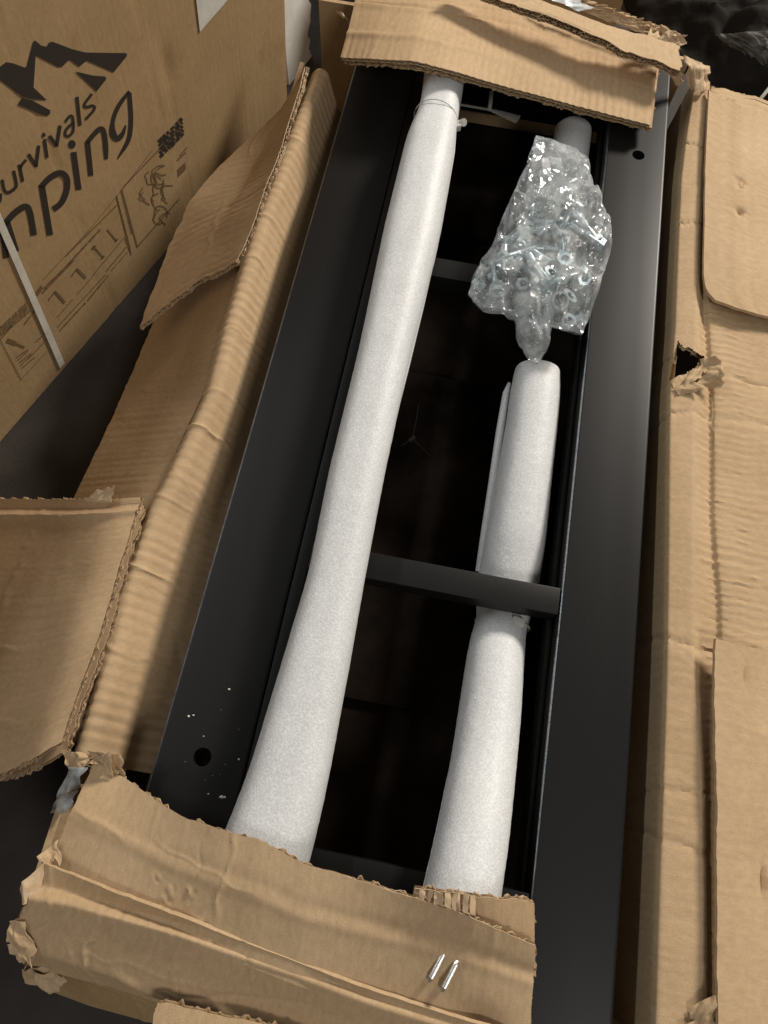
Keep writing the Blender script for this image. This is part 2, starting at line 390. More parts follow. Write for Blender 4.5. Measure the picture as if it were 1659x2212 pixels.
# ================================================================== the setting
fl = MB()
nf = 60; gx, gy = np.meshgrid(np.linspace(-4, 4, nf), np.linspace(-4, 5, nf))
fl.add(np.stack([gx, gy, gx * 0 + FLOOR], -1).reshape(-1, 3), grid_faces(nf, nf))
tag(fl.build('floor', FLOORM), None, None, None, 'structure')

# ================================================================== the opened carton
carton = empty('open_carton', (.05, .15, FLOOR), 'torn open brown corrugated carton holding the black steel frame', 'carton')
def ylist(a, b, n=9): return np.linspace(a, b, n)
# bottom and walls
mb = MB(); mb.box((.06, .15, FLOOR + .006), (.58, 1.22, .008), .002); mb.build('carton_bottom', KRAFT_OUT, carton)
sheet('side_wall', [[W3(-.255, y, -.235) for y in ylist(-.42, .70)], [W3(-.250, y, -.04) for y in ylist(-.42, .70)]], carton, 60, 12, up=(1, 0, 0), seed=81, cut='')
sheet('end_wall', [[W3(x, .80, -.235) for x in ylist(-.25, .31, 5)], [W3(x, .80, -.012) for x in ylist(-.25, .31, 5)]], carton, 40, 12, up=(0, -1, 0), seed=82, cut='')
sheet('end_wall', [[W3(x, -.435, -.235) for x in ylist(-.25, .31, 5)], [W3(x, -.435, -.02) for x in ylist(-.25, .31, 5)]], carton, 40, 12, up=(0, 1, 0), seed=83, cut='')

# left inner panel, rolling over the top edge of the wall
fold = [(688, 146, .020), (640, 262, .016), (593, 387, .010), (559, 470, .006), (486, 713, -.004), (451, 847, -.008), (365, 1030, -.010), (331, 1092, -.012),
        (316, 1140, -.012), (258, 1294, -.012), (241, 1371, -.012), (211, 1481, -.012), (166, 1640, -.012)]
fw = line(fold)
inner = [W3(-.150, p[1], p[2] * .4 - .098) for p in fw]
mid = [(.45 * np.asarray(a) + .55 * np.asarray(b)) + np.array([0, 0, -.010]) for a, b in zip(inner, fw)]
topr = [np.asarray(p) + np.array([.012, 0, -.003]) for p in fw]
outr = [np.asarray(p) + np.array([-.008, 0, -.010]) for p in fw]
def panel_bumps(U, V, lu, lv):
    r = random.Random(4); D = 0 * U
    for s0, amp in ((.13, 1.6), (.27, 1.), (.345, 1.4), (.45, 1.6), (.54, 1.3), (.60, 2.2), (.70, 1.1), (.79, 1.9), (.885, 1.2)):
        x0 = lu * s0; t = (U - x0) + .10 * (V - lv * .5) * r.uniform(-1, 1) + .004 * vnoise(U * 50, V * 50, 3)
        D = D + .0008 * amp * np.exp(-(t / .0026) ** 2) * (1 + t / .0026) * np.clip(V / lv * 1.6 - .15 + .3 * vnoise(V * 40, V * 0, int(s0 * 100)), 0, 1)
    return D
sheet('inner_flap', [inner, mid, topr, fw, outr], carton, 520, 50, sv=3, su=4, wash=(.0005, .0125, 0), low=.0014, creases=10, seed=11, disp=panel_bumps, cut='fl')

# flap hanging outwards on the left, long torn pieces
right = line([(585, 400, -.012), (540, 520, -.016), (478, 713, -.020), (443, 847, -.022), (357, 1028, -.024), (322, 1092, -.024), (250, 1300, -.026), (160, 1600, -.026)])
left = line([(470, 430, -.13), (400, 560, -.14), (330, 702, -.15), (250, 885, -.15), (165, 1065, -.15), (100, 1200, -.15), (20, 1400, -.15), (-60, 1600, -.15)])
sheet('side_flap', [left, right], carton, 150, 50, up=(-1, 0, 1), wash=(.0004, .012, 0), creases=8, low=.002, seed=21, cut='flr', tear=(.002, 0, 0, 0))
right = line([(661, 146, .026), (611, 300, .018), (560, 450, .010), (531, 520, .004), (507, 568, -.002)])
midd = line([(657, 156, .020), (580, 290, -.015), (520, 410, -.03), (470, 490, -.035), (420, 612, -.045)])
left = line([(652, 166, .016), (600, 246, -.02), (538, 300, -.045), (470, 362, -.06), (408, 436, -.07), (366, 520, -.085), (299, 712, -.10)])
sheet('side_flap', [left, midd, right], carton, 110, 50, up=(-1, 0, 1), creases=8, low=.003, seed=23, cut='fbr', tear=(.004, .001, 0, .006), wash=(.0002, .012, 0))
# left flap bent back, with the thick cut edge
r0 = line([(304, 1074, -.004), (262, 1215, .002), (215, 1375, .004), (165, 1505, .002), (131, 1608, -.002)])
r1 = line([(255, 1076, -.004), (165, 1380, .000), (82, 1635, -.004)])
r2 = line([(165, 1078, -.045), (75, 1380, -.050), (0, 1675, -.052)])
r3 = line([(-100, 1076, -.20), (-190, 1380, -.20), (-270, 1700, -.20)])
def lf(U, V, lu, lv):
    return .0035 * np.exp(-((U - .022) / .004) ** 2) - .003 * np.exp(-((U - .010) / .005) ** 2) + .0022 * np.exp(-((V - .07 - .10 * U) / .010) ** 2)
sheet('side_flap', [r3, r2, r1, r0], carton, 120, 60, up=(-.3, 0, 1), creases=7, low=.0022, seed=27, cut='blr', tear=(0, .001, .001, .003), disp=lf, sv=5)
s2 = [[p + np.array([.004, -.004, -.012]) for p in r] for r in (r3, r2, r1, r0)]
sheet('side_flap', s2, carton, 80, 40, up=(-.3, 0, 1), low=.002, seed=28, cut='br', tear=(0, .004, 0, .004), sv=4)
scrap('torn_corner', [P(180, 1082, -.004), P(242, 1084, -.002), P(246, 1052, .012), P(205, 1066, .006)], carton, 5, tearamp=.004)

# right wall with its rolled top edge and the flap lying outwards
def xs(pts, ys):          # a line measured in the picture, as x for a list of y
    q = np.array([P(*p) for p in pts]); o = np.argsort(q[:, 1]); return np.interp(ys, q[o, 1], q[o, 0])
Y = np.linspace(-.46, .745, 26)
b = xs([(1497, 190, 0), (1483, 271, 0), (1469, 372, 0), (1461, 549, 0), (1455, 705, 0), (1443, 861, 0), (1441, 1129, 0), (1437, 1441, 0), (1430, 1651, 0), (1412, 2212, 0)], Y)
rd = xs([(1525, 200, 0), (1512, 372, 0), (1504, 549, 0), (1494, 861, 0), (1492, 1129, 0), (1492, 1441, 0), (1512, 1651, 0), (1512, 2212, 0)], Y)
g = xs([(1532, 203, 0), (1523, 372, 0), (1522, 594, 0), (1540, 861, 0), (1540, 1129, 0), (1560, 1352, 0), (1545, 1500, 0), (1548, 2212, 0)], Y)
rows = [[W3(.302, y, -.235) for y in Y], [W3(q - .002, y, -.05) for q, y in zip(b, Y)], [W3(q - .001, y, -.006) for q, y in zip(b, Y)], [W3(q + .002, y, .0012) for q, y in zip(b, Y)],
        [W3(.5 * (q + r), y, .003) for q, r, y in zip(b, rd, Y)], [W3(r, y, .004) for r, y in zip(rd, Y)], [W3(r + .006, y, .0005) for r, y in zip(rd, Y)],
        [W3(q, y, -.010) for q, y in zip(g, Y)], [W3(q + .006, y, -.004) for q, y in zip(g, Y)], [W3(q + .09, y, -.012) for q, y in zip(g, Y)], [W3(q + .30, y, -.07) for q, y in zip(g, Y)]]
def right_bumps(U, V, lu, lv):
    fl_ = np.clip((V - .345) / .02, 0, 1); st = np.clip((V - .225) / .01, 0, 1) * (1 - fl_)
    D = fl_ * .0007 * np.sin(2 * np.pi * (U / .0165 + .3 * fbm(U * 5, V * 3, 5, 2))) * (.6 + .5 * vnoise(U * 25, V * 4, 8))
    D = D + st * .0007 * np.sin(2 * np.pi * U / .009 + 3 * vnoise(U * 30, V * 30, 9)) * np.clip((V - .27) / .02, 0, 1)
    for k, x0 in enumerate((.17, .22, .345, .60, .66, .86, .98)):
        t = U - x0 * lu / 1.1 - .1 * (V - .3) * (1 if k % 2 else -1) - .003 * vnoise(V * 40, V * 0, k)
        D = D - .0014 * np.exp(-(t / .003) ** 2) * (1 - t / .003)
    return D
hole = [(1464, 736), (1478, 752), (1490, 750), (1503, 762), (1522, 770), (1514, 790), (1483, 806), (1445, 825), (1452, 790)]
sheet('side_wall', rows, carton, 380, 130, up=(0, 0, 1), sv=4, eq=True, low=.0014, creases=22, csize=.0006, seed=31, disp=right_bumps, cut='br', hole=hole, tear=(0, 0, 0, .004))
for k, q in enumerate([((1446, 826, -.004), (1520, 792, .006), (1534, 806, .010), (1462, 850, .004)), ((1512, 776, .004), (1560, 772, .016), (1562, 812, .014), (1520, 806, .010)),
                       ((1530, 800, .012), (1566, 806, .010), (1560, 836, .008), (1500, 834, .008)), ((1455, 838, .004), (1500, 822, .010), (1530, 838, .010), (1470, 858, .003))]):
    scrap('torn_liner', [P(*a) for a in q], carton, 40 + k, tearamp=.004, amp=.8, m=KRAFT2)
# loose boards on the right flap
A0 = line([(1532, 190, .012), (1527, 280, .012), (1523, 372, .012), (1521, 500, .012), (1519, 590, .012), (1524, 625, .012), (1545, 648, .012)])
A1 = line([(1600, 222, .010), (1600, 372, .010), (1600, 520, .010), (1600, 600, .010), (1604, 645, .010), (1608, 660, .010), (1612, 671, .010)])
A2 = line([(1760, 290, -.01), (1760, 400, -.01), (1760, 520, -.01), (1760, 600, -.01), (1760, 660, -.01), (1760, 690, -.01), (1760, 712, -.01)])
A3 = line([(2000, 380, -.05), (2000, 480, -.05), (2000, 560, -.05), (2000, 640, -.05), (2000, 700, -.05), (2000, 740, -.05), (2000, 760, -.05)])
def dents(px, r=.006, a=.0025):
    def f(U, V, lu, lv):
        D = 0 * U
        for (u0, v0) in px: D = D - a * np.exp(-(((U - u0) / r) ** 2 + ((V - v0) / r) ** 2)) * (1 + 1.5 * vnoise(U * 300, V * 300, 2))
        for v0 in (.028, .034, .062): D = D - .0008 * np.exp(-((V - v0) / .003) ** 2)
        return D
    return f
sheet('outer_flap', [A0, A1, A2, A3], carton, 130, 90, mats=[KRAFT2, FLUTE, SHRED], seed=35, disp=dents([(.135, .045), (.141, .05), (.185, .046), (.19, .052)]), cut='l', thick=.0045, tear=(.0006, 0, .008, 0), creases=3, low=.001)
A0 = line([(1546, 1378, .020), (1541, 1450, .018), (1547, 1800, .018), (1549, 2212, .018), (1549, 2300, .018)])
A1 = line([(1600, 1393, .014), (1600, 1450, .014), (1600, 1800, .014), (1602, 2212, .014), (1602, 2300, .014)])
A2 = line([(1900, 1470, -.05), (1900, 1500, -.05), (1900, 1800, -.05), (1900, 2212, -.05), (1900, 2300, -.05)])
sheet('outer_flap', [A0, A1, A2], carton, 150, 80, mats=[KRAFT2, FLUTE, SHRED], seed=37, cut='', thick=.004, tear=(.0015, 0, .001, 0), creases=6, low=.001,
      disp=lambda U, V, lu, lv: -.0012 * np.exp(-((V - .035) / .004) ** 2) - .006 * np.exp(-(((U - .215) / .012) ** 2 + ((V - .052) / .0022) ** 2)) + .002 * np.exp(-(((U - .215) / .014) ** 2 + ((V - .058) / .004) ** 2)) - .003 * np.exp(-(((U - .03) / .012) ** 2 + ((V - .034) / .0025) ** 2)))
for k, q in enumerate([((1490, 2175, .006), (1545, 2150, .016), (1546, 2220, .014), (1490, 2225, .004)), ((1470, 2215, .004), (1540, 2190, .012), (1540, 2260, .012), (1470, 2260, .004))]):
    scrap('torn_liner', [P(*a) for a in q], carton, 60 + k, m=KRAFT2, amp=.9)

# far end: two boards over the frame and a torn strip on top
f0 = line([(735, 123, .055), (800, 126, .070), (891, 132, .082), (949, 146, .080), (1097, 188, .052), (1250, 230, .034), (1405, 270, .026)])
f1 = line([(750, 70, .055), (810, 72, .068), (900, 74, .078), (960, 84, .074), (1100, 120, .052), (1255, 168, .036), (1411, 212, .028)])
f2 = line([(766, 8, .050), (830, 8, .058), (910, 6, .062), (970, 16, .060), (1110, 52, .046), (1260, 105, .034), (1418, 160, .028)])
f3 = line([(770, -20, .02), (840, -22, .035), (915, -25, .045), (975, -20, .045), (1115, 0, .034), (1265, 55, .028), (1424, 110, .022)])
def farb(U, V, lu, lv):
    left_ = np.clip(1.15 - U / (lu * .62), 0, 1)
    D = -.0035 * left_ * np.exp(-((V - lv * .66) / .004) ** 2) + .002 * left_ * np.exp(-((V - lv * .60) / .008) ** 2) + .002 * left_ * np.exp(-((V - lv * .24) / .006) ** 2) - .0025 * left_ * np.exp(-((V - lv * .80) / .004) ** 2)
    return D + .0004 * np.sin(2 * np.pi * U / .011) * (.5 + vnoise(U * 14, V * 14, 4))
sheet('end_flap', [f0, f1, f2, f3], carton, 190, 80, seed=41, cut='flr', disp=farb, low=.0018, creases=7, walls=1, thick=.0045)
g_ = [[p + np.array([.004, .002, -.0065]) for p in r] for r in (f0, f1, f2, f3)]
sheet('end_flap', g_, carton, 190, 40, seed=43, cut='flr', low=.0018, tear=(.003, 0, 0, 0))
h0 = line([(985, -40, .094), (1097, 7, .090), (1200, 42, .082), (1314, 90, .074), (1350, 112, .070), (1410, 128, .066), (1474, 158, .060)])
h1 = line([(1020, -70, .090), (1120, -20, .086), (1210, 16, .078), (1310, 52, .070), (1352, 64, .066), (1412, 78, .062), (1474, 98, .056)])
sheet('end_flap', [h0, h1], carton, 170, 40, mats=[KRAFT2, FLUTE, SHRED], seed=45, cut='fbr', tear=(.003, .002, 0, .005), low=.0012, creases=3, thick=.009)
scrap('torn_liner', [P(1160, -14, .060), P(1440, 92, .050), P(1478, 74, .055), P(1230, -16, .070)], carton, 71, 60, 26, .9, KRAFT2, .012)
scrap('torn_liner', [P(1395, 84, .056), P(1476, 100, .052), P(1478, 78, .058), P(1405, 62, .060)], carton, 72, 40, 20, 1.1, SHRED, .010)
scrap('torn_liner', [P(1476, 118, .045), P(1536, 146, .02), P(1518, 196, .01), P(1482, 176, .02)], carton, 73, 40, 26, 1.1, SHRED, .014)
scrap('torn_liner', [P(1440, 150, .04), P(1474, 150, .05), P(1470, 190, .03), P(1452, 170, .035)], carton, 74, 24, 18, 1., SHRED, .010)
scrap('torn_liner', [P(726, 20, .03), P(762, 50, .03), P(758, 60, .03), P(738, 34, .03)], carton, 75, 24, 12, 1., SHRED, .006)
scrap('packing_tape', [P(1150, -14, .085), P(1250, 24, .075), P(1290, 18, .075), P(1170, -34, .09)], carton, 76, 30, 14, .5, TAPEM, .004)

# near end: boards folded over the frame
a0 = line([(205, 1642, .030), (264, 1674, .036), (384, 1760, .064), (470, 1790, .078), (560, 1814, .084), (658, 1865, .084), (770, 1900, .082), (893, 1938, .084), (1030, 1985, .082), (1158, 2042, .060)])
a1 = line([(158, 1740, .040), (230, 1790, .048), (380, 1860, .066), (470, 1890, .076), (560, 1920, .080), (658, 1960, .078), (770, 1995, .072), (893, 2030, .066), (1030, 2075, .060), (1154, 2110, .046)])
a2 = line([(92, 1900, .034), (180, 1940, .044), (300, 1985, .052), (420, 2040, .058), (530, 2085, .058), (645, 2130, .054), (765, 2165, .046), (890, 2200, .040), (1020, 2240, .034), (1142, 2280, .028)])
def nearb(U, V, lu, lv):
    D = -.0012 * np.exp(-((V - lv * .38 + .02 * U) / .007) ** 2) * np.clip(U / lu * 2, .3, 1) + .0009 * np.exp(-((V - lv * .46 + .02 * U) / .006) ** 2)
    for (u0, v0) in ((.10, .055), (.115, .06), (.13, .055), (.112, .07), (.145, .075), (.16, .088)):
        D = D + .0022 * np.exp(-(((U - u0) / .004) ** 2 + ((V - v0) / .005) ** 2)) * vnoise(U * 200, V * 200, 3)
    for u0 in (.365, .385): D = D + .0012 * np.exp(-((U - u0) / .004) ** 2) * np.clip(1 - V / .08, 0, 1)
    D = D - .006 * np.exp(-(((U - .385) / .022) ** 2 + ((V - .085) / .016) ** 2))
    return D
sheet('end_flap', [a0, a1, a2], carton, 230, 90, seed=51, cut='flr', disp=nearb, tear=(.0012, 0, .001, .001), low=.0009, creases=5, mats=[KRAFT2, FLUTE, SHRED], walls=1, thick=.0035)
sheet('end_flap', [line([(896, 1920, .082), (960, 1926, .082), (1040, 1936, .080), (1154, 1944, .060)]), line([(880, 2010, .064), (1020, 2060, .056), (1158, 2110, .038)])], carton, 90, 40, seed=53, cut='fr', tear=(.002, 0, 0, .001), low=.001, thick=.004)
for k in range(9):
    x = 905 + k * 13 + (k % 3) * 3
    scrap('torn_liner', [P(x, 1942 + k * 4, .086), P(x + 11, 1946 + k * 4, .086), P(x + 12, 1924 + k * 1.5 - (14 if k == 5 else 0), .087 + .003 * (k % 2)), P(x + 1, 1922 + k * 1.5, .087)], carton, 90 + k, 10, 10, .5, SHRED, .003)
b0 = line([(86, 1860, .050), (150, 1885, .054), (258, 1932, .060), (384, 1978, .066), (520, 2030, .066), (645, 2078, .062), (800, 2135, .055), (1000, 2200, .045), (1144, 2240, .038)])
b1 = line([(66, 1912, .044), (150, 1925, .046), (258, 1960, .050), (384, 2000, .054), (520, 2048, .055), (650, 2096, .054), (800, 2152, .048), (1000, 2216, .040), (1144, 2256, .034)])
b2 = line([(58, 1938, .052), (150, 1953, .056), (258, 1984, .060), (384, 2019, .064), (520, 2066, .062), (655, 2112, .058), (800, 2166, .052), (1000, 2230, .042), (1144, 2268, .036)])
b3 = line([(26, 1990, .038), (130, 2010, .042), (240, 2040, .046), (380, 2080, .048), (520, 2125, .046), (660, 2170, .042), (800, 2222, .036), (1000, 2280, .03), (1144, 2310, .024)])
b4 = line([(22, 2048, .020), (112, 2068, .030), (230, 2108, .034), (380, 2155, .034), (520, 2200, .03), (660, 2245, .028), (800, 2290, .022), (1000, 2340, .02), (1144, 2370, .014)])
b5 = line([(52, 2082, .000), (112, 2098, .004), (230, 2130, .004), (380, 2180, .002), (520, 2230, .0), (660, 2275, .0), (800, 2320, .0), (1000, 2370, -.0), (1144, 2400, -.0)])
def nb(U, V, lu, lv):
    D = .002 * np.exp(-((U - .065) / .003) ** 2) * np.exp(-((V - .07) / .04) ** 2)
    for (u0, v0, w, an) in ((.12, .075, .03, .3), (.16, .09, .04, -.2), (.20, .075, .03, .5), (.24, .095, .035, -.4), (.30, .08, .04, .25)):
        dx, dy = U - u0, V - v0; s = dx * math.cos(an) + dy * math.sin(an); t = -dx * math.sin(an) + dy * math.cos(an)
        D = D + .0022 * np.exp(-(t / .005) ** 2) * (1 + t / .005) * np.clip(1.2 - (s / w) ** 2, 0, 1)
    return D - .006 * np.exp(-(((U - .395) / .03) ** 2 + ((V - .03) / .012) ** 2))
sheet('end_flap', [b0, b1, b2, b3, b4, b5], carton, 230, 90, seed=55, cut='l', disp=nb, tear=(.0008, 0, .006, 0), walls=1, thick=.003, low=.0018, creases=12, su=3, sv=3)
c0 = line([(70, 2070, -.006), (150, 2096, -.004), (300, 2150, -.004), (500, 2215, -.004), (800, 2300, -.004)])
c1 = line([(92, 2136, -.05), (190, 2174, -.05), (331, 2212, -.05), (500, 2252, -.05), (800, 2330, -.05)])
sheet('end_flap', [c0, c1], carton, 110, 36, seed=57, cut='l', tear=(0, 0, .006, 0), low=.002, creases=6, mats=[KRAFT_OUT, FLUTE, SHRED])
for k, q in enumerate([((48, 2092, .00), (100, 2086, .01), (118, 2130, -.01), (60, 2118, -.02)), ((70, 2096, .004), (140, 2112, .006), (130, 2142, -.01), (88, 2136, -.02)),
                       ((20, 1990, .04), (62, 1990, .044), (70, 2070, .03), (18, 2040, .03)), ((40, 1920, .048), (84, 1872, .054), (88, 1940, .05), (48, 1960, .05)),
                       ((78, 1850, .05), (120, 1815, .046), (126, 1862, .05), (90, 1870, .05)), ((16, 2040, .03), (74, 2050, .03), (66, 2088, .01), (40, 2080, .01)),
                       ((192, 1622, .02), (258, 1630, .05), (262, 1676, .036), (204, 1650, .034)), ((205, 1640, .036), (236, 1622, .055), (250, 1668, .04), (222, 1664, .036)),
                       ((128, 1622, .0), (200, 1628, .01), (200, 1660, .014), (150, 1664, .0))]):
    scrap('torn_liner', [P(*a) for a in q], carton, 120 + k, 26, 20, .9, SHRED if k % 2 else KRAFT2, .008)
scrap('packing_tape', [P(150, 1655, .005), P(188, 1660, .015), P(150, 1752, -.03), P(104, 1760, -.05)], carton, 140, 30, 24, .9, TAPEM, .004)
# staples
for (p, q) in (((960, 2055), (929, 2116)), ((987, 2077), (957, 2137))):
    mb = MB(); A, B_ = P(*p, .0595), P(*q, .0572); k = np.array([0, 0, .0022])
    mb.tube([A - k * 3, A - k * .3, A + (B_ - A) * .08 + k * .4, (A + B_) / 2 + k * .5, B_ + (A - B_) * .08 + k * .4, B_ - k * .3, B_ - k * 3], .0023, 10, 0, .8)
    mb.build('staple', BRIGHT, carton)
settle(carton)
# loose scrap in front
piece = sheet('cardboard_scrap', [line([(334, 2163, .047), (372, 2164, .048), (450, 2184, .048), (575, 2212, .046), (760, 2260, .042)]), line([(328, 2235, .047), (372, 2240, .048), (450, 2260, .048), (575, 2290, .046), (760, 2330, .042)])], None, 70, 30,
              seed=61, cut='fl', tear=(.002, 0, .003, 0), low=.001, thick=.008)
tag(piece, 'small cut piece of corrugated board in front of the folded stapled end', 'cardboard')

# ================================================================== the steel frame
frame = empty('steel_frame', (.05, .1, -.045), 'black powder coated steel ladder frame lying in the open carton', 'frame')
def rail(x0, x1, y0, y1, holes):
    bm = bmesh.new(); bmesh.ops.create_cube(bm, size=1)
    for v in bm.verts: v.co = Vector(((x0 + x1) / 2 + v.co.x * (x1 - x0), (y0 + y1) / 2 + v.co.y * (y1 - y0), -.0225 + v.co.z * .045))
    bmesh.ops.bevel(bm, geom=bm.edges[:], offset=.0034, segments=4, profile=.6, affect='EDGES')
    me = bpy.data.meshes.new('rail'); bm.to_mesh(me); bm.free()
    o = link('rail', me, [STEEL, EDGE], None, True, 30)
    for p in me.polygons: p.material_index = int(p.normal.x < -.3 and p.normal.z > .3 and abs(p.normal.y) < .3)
    cut = []
    for (hx, hy) in holes:
        bm = bmesh.new(); bmesh.ops.create_cone(bm, cap_ends=True, segments=32, radius1=.0085, radius2=.0085, depth=.12)
        m2 = bpy.data.meshes.new('c'); bm.to_mesh(m2); bm.free(); c = bpy.data.objects.new('c', m2); C.objects.link(c); c.location = (hx, hy, -.002); cut.append(c)
        md = o.modifiers.new('b', 'BOOLEAN'); md.object = c; md.solver = 'EXACT'
    if cut:
        bpy.context.view_layer.update(); dg = bpy.context.evaluated_depsgraph_get()
        nm = bpy.data.meshes.new_from_object(o.evaluated_get(dg)); o.modifiers.clear(); o.data = nm; nm.name = 'rail'
        nm.set_sharp_from_angle(angle=math.radians(30))
        for c in cut: bpy.data.objects.remove(c)
    o.parent = frame
    return o
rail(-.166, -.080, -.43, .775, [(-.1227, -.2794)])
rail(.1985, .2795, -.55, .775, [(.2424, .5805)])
for y in (.352, -.047, -.338, .745):
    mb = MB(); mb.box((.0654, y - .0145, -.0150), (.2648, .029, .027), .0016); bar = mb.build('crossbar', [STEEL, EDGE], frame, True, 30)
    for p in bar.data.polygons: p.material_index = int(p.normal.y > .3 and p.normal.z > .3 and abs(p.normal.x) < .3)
mb = MB(); mb.box((.057, .783, -.07), (.44, .006, .14), .001); mb.build('end_plate', STEEL, frame, True, 30)  # added black plate hiding the end wall so the far interior stays dark
# thin welded lip along the inner side of each rail
for x, w_, z_ in ((-.0735, .0126, -.026), (.1955, .004, -.036)):
    mb = MB(); mb.box((x, .10, z_), (w_, 1.2, .03 if w_ < .01 else .046), .001); mb.build('rail_lip', STEEL, frame, True, 30)
settle(frame)
# dark parts packed underneath, spread wide to black out the shaded interior
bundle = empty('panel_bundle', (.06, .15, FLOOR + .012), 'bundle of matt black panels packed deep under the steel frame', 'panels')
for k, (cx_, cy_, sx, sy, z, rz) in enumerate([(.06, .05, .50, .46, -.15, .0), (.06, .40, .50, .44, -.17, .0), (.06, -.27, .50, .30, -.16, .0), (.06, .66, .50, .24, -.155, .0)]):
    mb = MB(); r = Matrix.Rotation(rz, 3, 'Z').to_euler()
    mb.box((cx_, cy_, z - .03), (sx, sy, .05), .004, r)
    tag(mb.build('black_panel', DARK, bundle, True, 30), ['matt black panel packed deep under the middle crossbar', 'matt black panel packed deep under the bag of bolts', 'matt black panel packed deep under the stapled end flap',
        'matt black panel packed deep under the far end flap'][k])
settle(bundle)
mb = MB()
hub = P(890, 948, -.10)
for q in ((905, 870), (868, 962), (930, 985)): mb.tube([hub, (hub + P(*q, -.102)) / 2 + np.array([.001, 0, .001]), P(*q, -.104)], .0005, 6)
mb.tube([hub + np.array([-.003, -.003, 0]), hub + np.array([.003, .003, .001])], .0025, 8)
tag(mb.build('thin_cord', CORDM), 'thin pale cord tied in a knot deep inside the frame', 'cord')

# ================================================================== foam wrapped tubes
def foam_tube(name, st, label, seam, lift, seed, n=72, m=220, parent=None, sq=1.):
    Lp = np.array([P(a, b_, z) for a, b_, c_, d, z in st]); Rp = np.array([P(c_, d, z) for a, b_, c_, d, z in st])
    Q = resample(np.concatenate([(Lp + Rp) / 2, (Rp - Lp) / 2], 1), m); Q = smooth_axis(Q, 7, 0)
    cen, half = Q[:, :3], Q[:, 3:]
    t = np.gradient(cen, axis=0); t /= np.linalg.norm(t, axis=1, keepdims=True)
    side = half - (half * t).sum(1, keepdims=True) * t; rad = np.linalg.norm(side, axis=1); side /= rad[:, None]
    upv = np.cross(side, t)
    arc = np.r_[0, np.cumsum(np.linalg.norm(np.diff(cen, axis=0), axis=1))]
    th = np.linspace(0, 2 * np.pi, n + 1)[:-1] + seam; th = np.r_[th, seam + 2 * np.pi - .001]
    TH, A = np.meshgrid(th, arc)
    w = (TH - seam) / (2 * np.pi)
    lf_ = np.interp(np.linspace(0, 1, m), np.linspace(0, 1, len(lift)), lift)[:, None]
    rr = rad[:, None] * (1 + .005 * fbm(A * 9, np.cos(TH) * 1.2, seed, 2)) + .00022 * vnoise(A * 260, TH * 9, seed + 2) + lf_ * np.clip((w - .80) / .2, 0, 1) ** 1.5
    pw = lambda a: np.sign(a) * np.abs(a) ** sq
    V = cen[:, None] + rr[..., None] * (pw(np.cos(TH))[..., None] * side[:, None] + pw(np.sin(TH))[..., None] * upv[:, None])
    k = n + 1; mb = MB(); Fc = []
    for j in range(m - 1):
        for i in range(k - 1): Fc.append([j * k + i, j * k + i + 1, (j + 1) * k + i + 1, (j + 1) * k + i])
        Fc.append([j * k + k - 1, j * k, (j + 1) * k, (j + 1) * k + k - 1])
    # rounded ends
    V = V.reshape(-1, 3); ex = []
    for j, s in ((0, -1), (m - 1, 1)):
        ring = V[j * k:(j + 1) * k]; b0_ = len(V) + sum(len(e) for e in ex)
        e1 = cen[j] + (ring - cen[j]) * .985 + s * t[j] * .0008; e2 = np.array([cen[j] + s * t[j] * .0025]); ex.append(np.concatenate([e1, e2]))
        for i in range(k):
            i2 = (i + 1) % k
            q = [[j * k + i, j * k + i2, b0_ + i2, b0_ + i], [b0_ + i, b0_ + i2, b0_ + k]]
            Fc += q if s < 0 else [f[::-1] for f in q]
    mb.add(np.concatenate([V] + ex), [f[::-1] for f in Fc])
    return mb.build(name, FOAM, parent, True, 50)
t1 = empty('foam_wrapped_tube', tuple(P(770, 1000, 0)), 'long tube wrapped in white foam lying over the crossbars', 'wrapped tube')
foam_tube('foam_sleeve', [(921, 110, 1010, 118, .034), (912, 200, 995, 208, .034), (905, 240, 984, 252, .033), (897, 262, 982, 274, .034), (877, 305, 976, 318, .036), (829, 500, 940, 526, .034), (773, 768, 875, 795, .034), (710, 1026, 821, 1054, .034), (666, 1244, 778, 1272, .034), (622, 1392, 750, 1424, .034), (580, 1531, 722, 1568, .034), (540, 1664, 696, 1702, .035), (500, 1768, 671, 1808, .035), (482, 1810, 660, 1852, .034)], '', .22, [.0, .004, .005, .004, .003, .002, .003, .004, .005], 3, parent=t1, sq=.74)
mb = MB(); mb.tube([P(983, 262, .022), P(975, 330, .022), P(962, 400, .022), P(944, 500, .022), P(908, 660, .022), P(876, 795, .022), P(850, 905, .022), P(832, 985, .022)], [.003, .0045, .005, .005, .0045, .004, .003, .0015], 12); mb.build('foam_edge', FOAM, t1)
mb = MB(); cen = (P(900, 252, .034) + P(982, 263, .034)) / 2; ax = unit(P(880, 305, .034) - P(912, 200, .034))
def ring(c, ax, r, k=40):
    a = unit(np.cross(ax, [0, 0, 1])); b_ = np.cross(ax, a)
    return [c + r * (math.cos(q) * a + math.sin(q) * b_) for q in np.linspace(0, 2 * math.pi, k)]
mb.tube(ring(cen, ax, .0288), .0006, 8); tie = mb.build('cable_tie', NYLON, t1); mb = MB(); hd = P(984, 272, .03); mb.box(hd, (.012, .012, .009), .002, Matrix.Rotation(.5, 3, 'Z').to_euler())
mb.tube([hd, hd + np.array([.008, .006, .002]), hd + np.array([.010, .004, .004])], [.0035, .0045, .005], 10)
mb.build('tie_head', NYLON, tie); settle(t1)

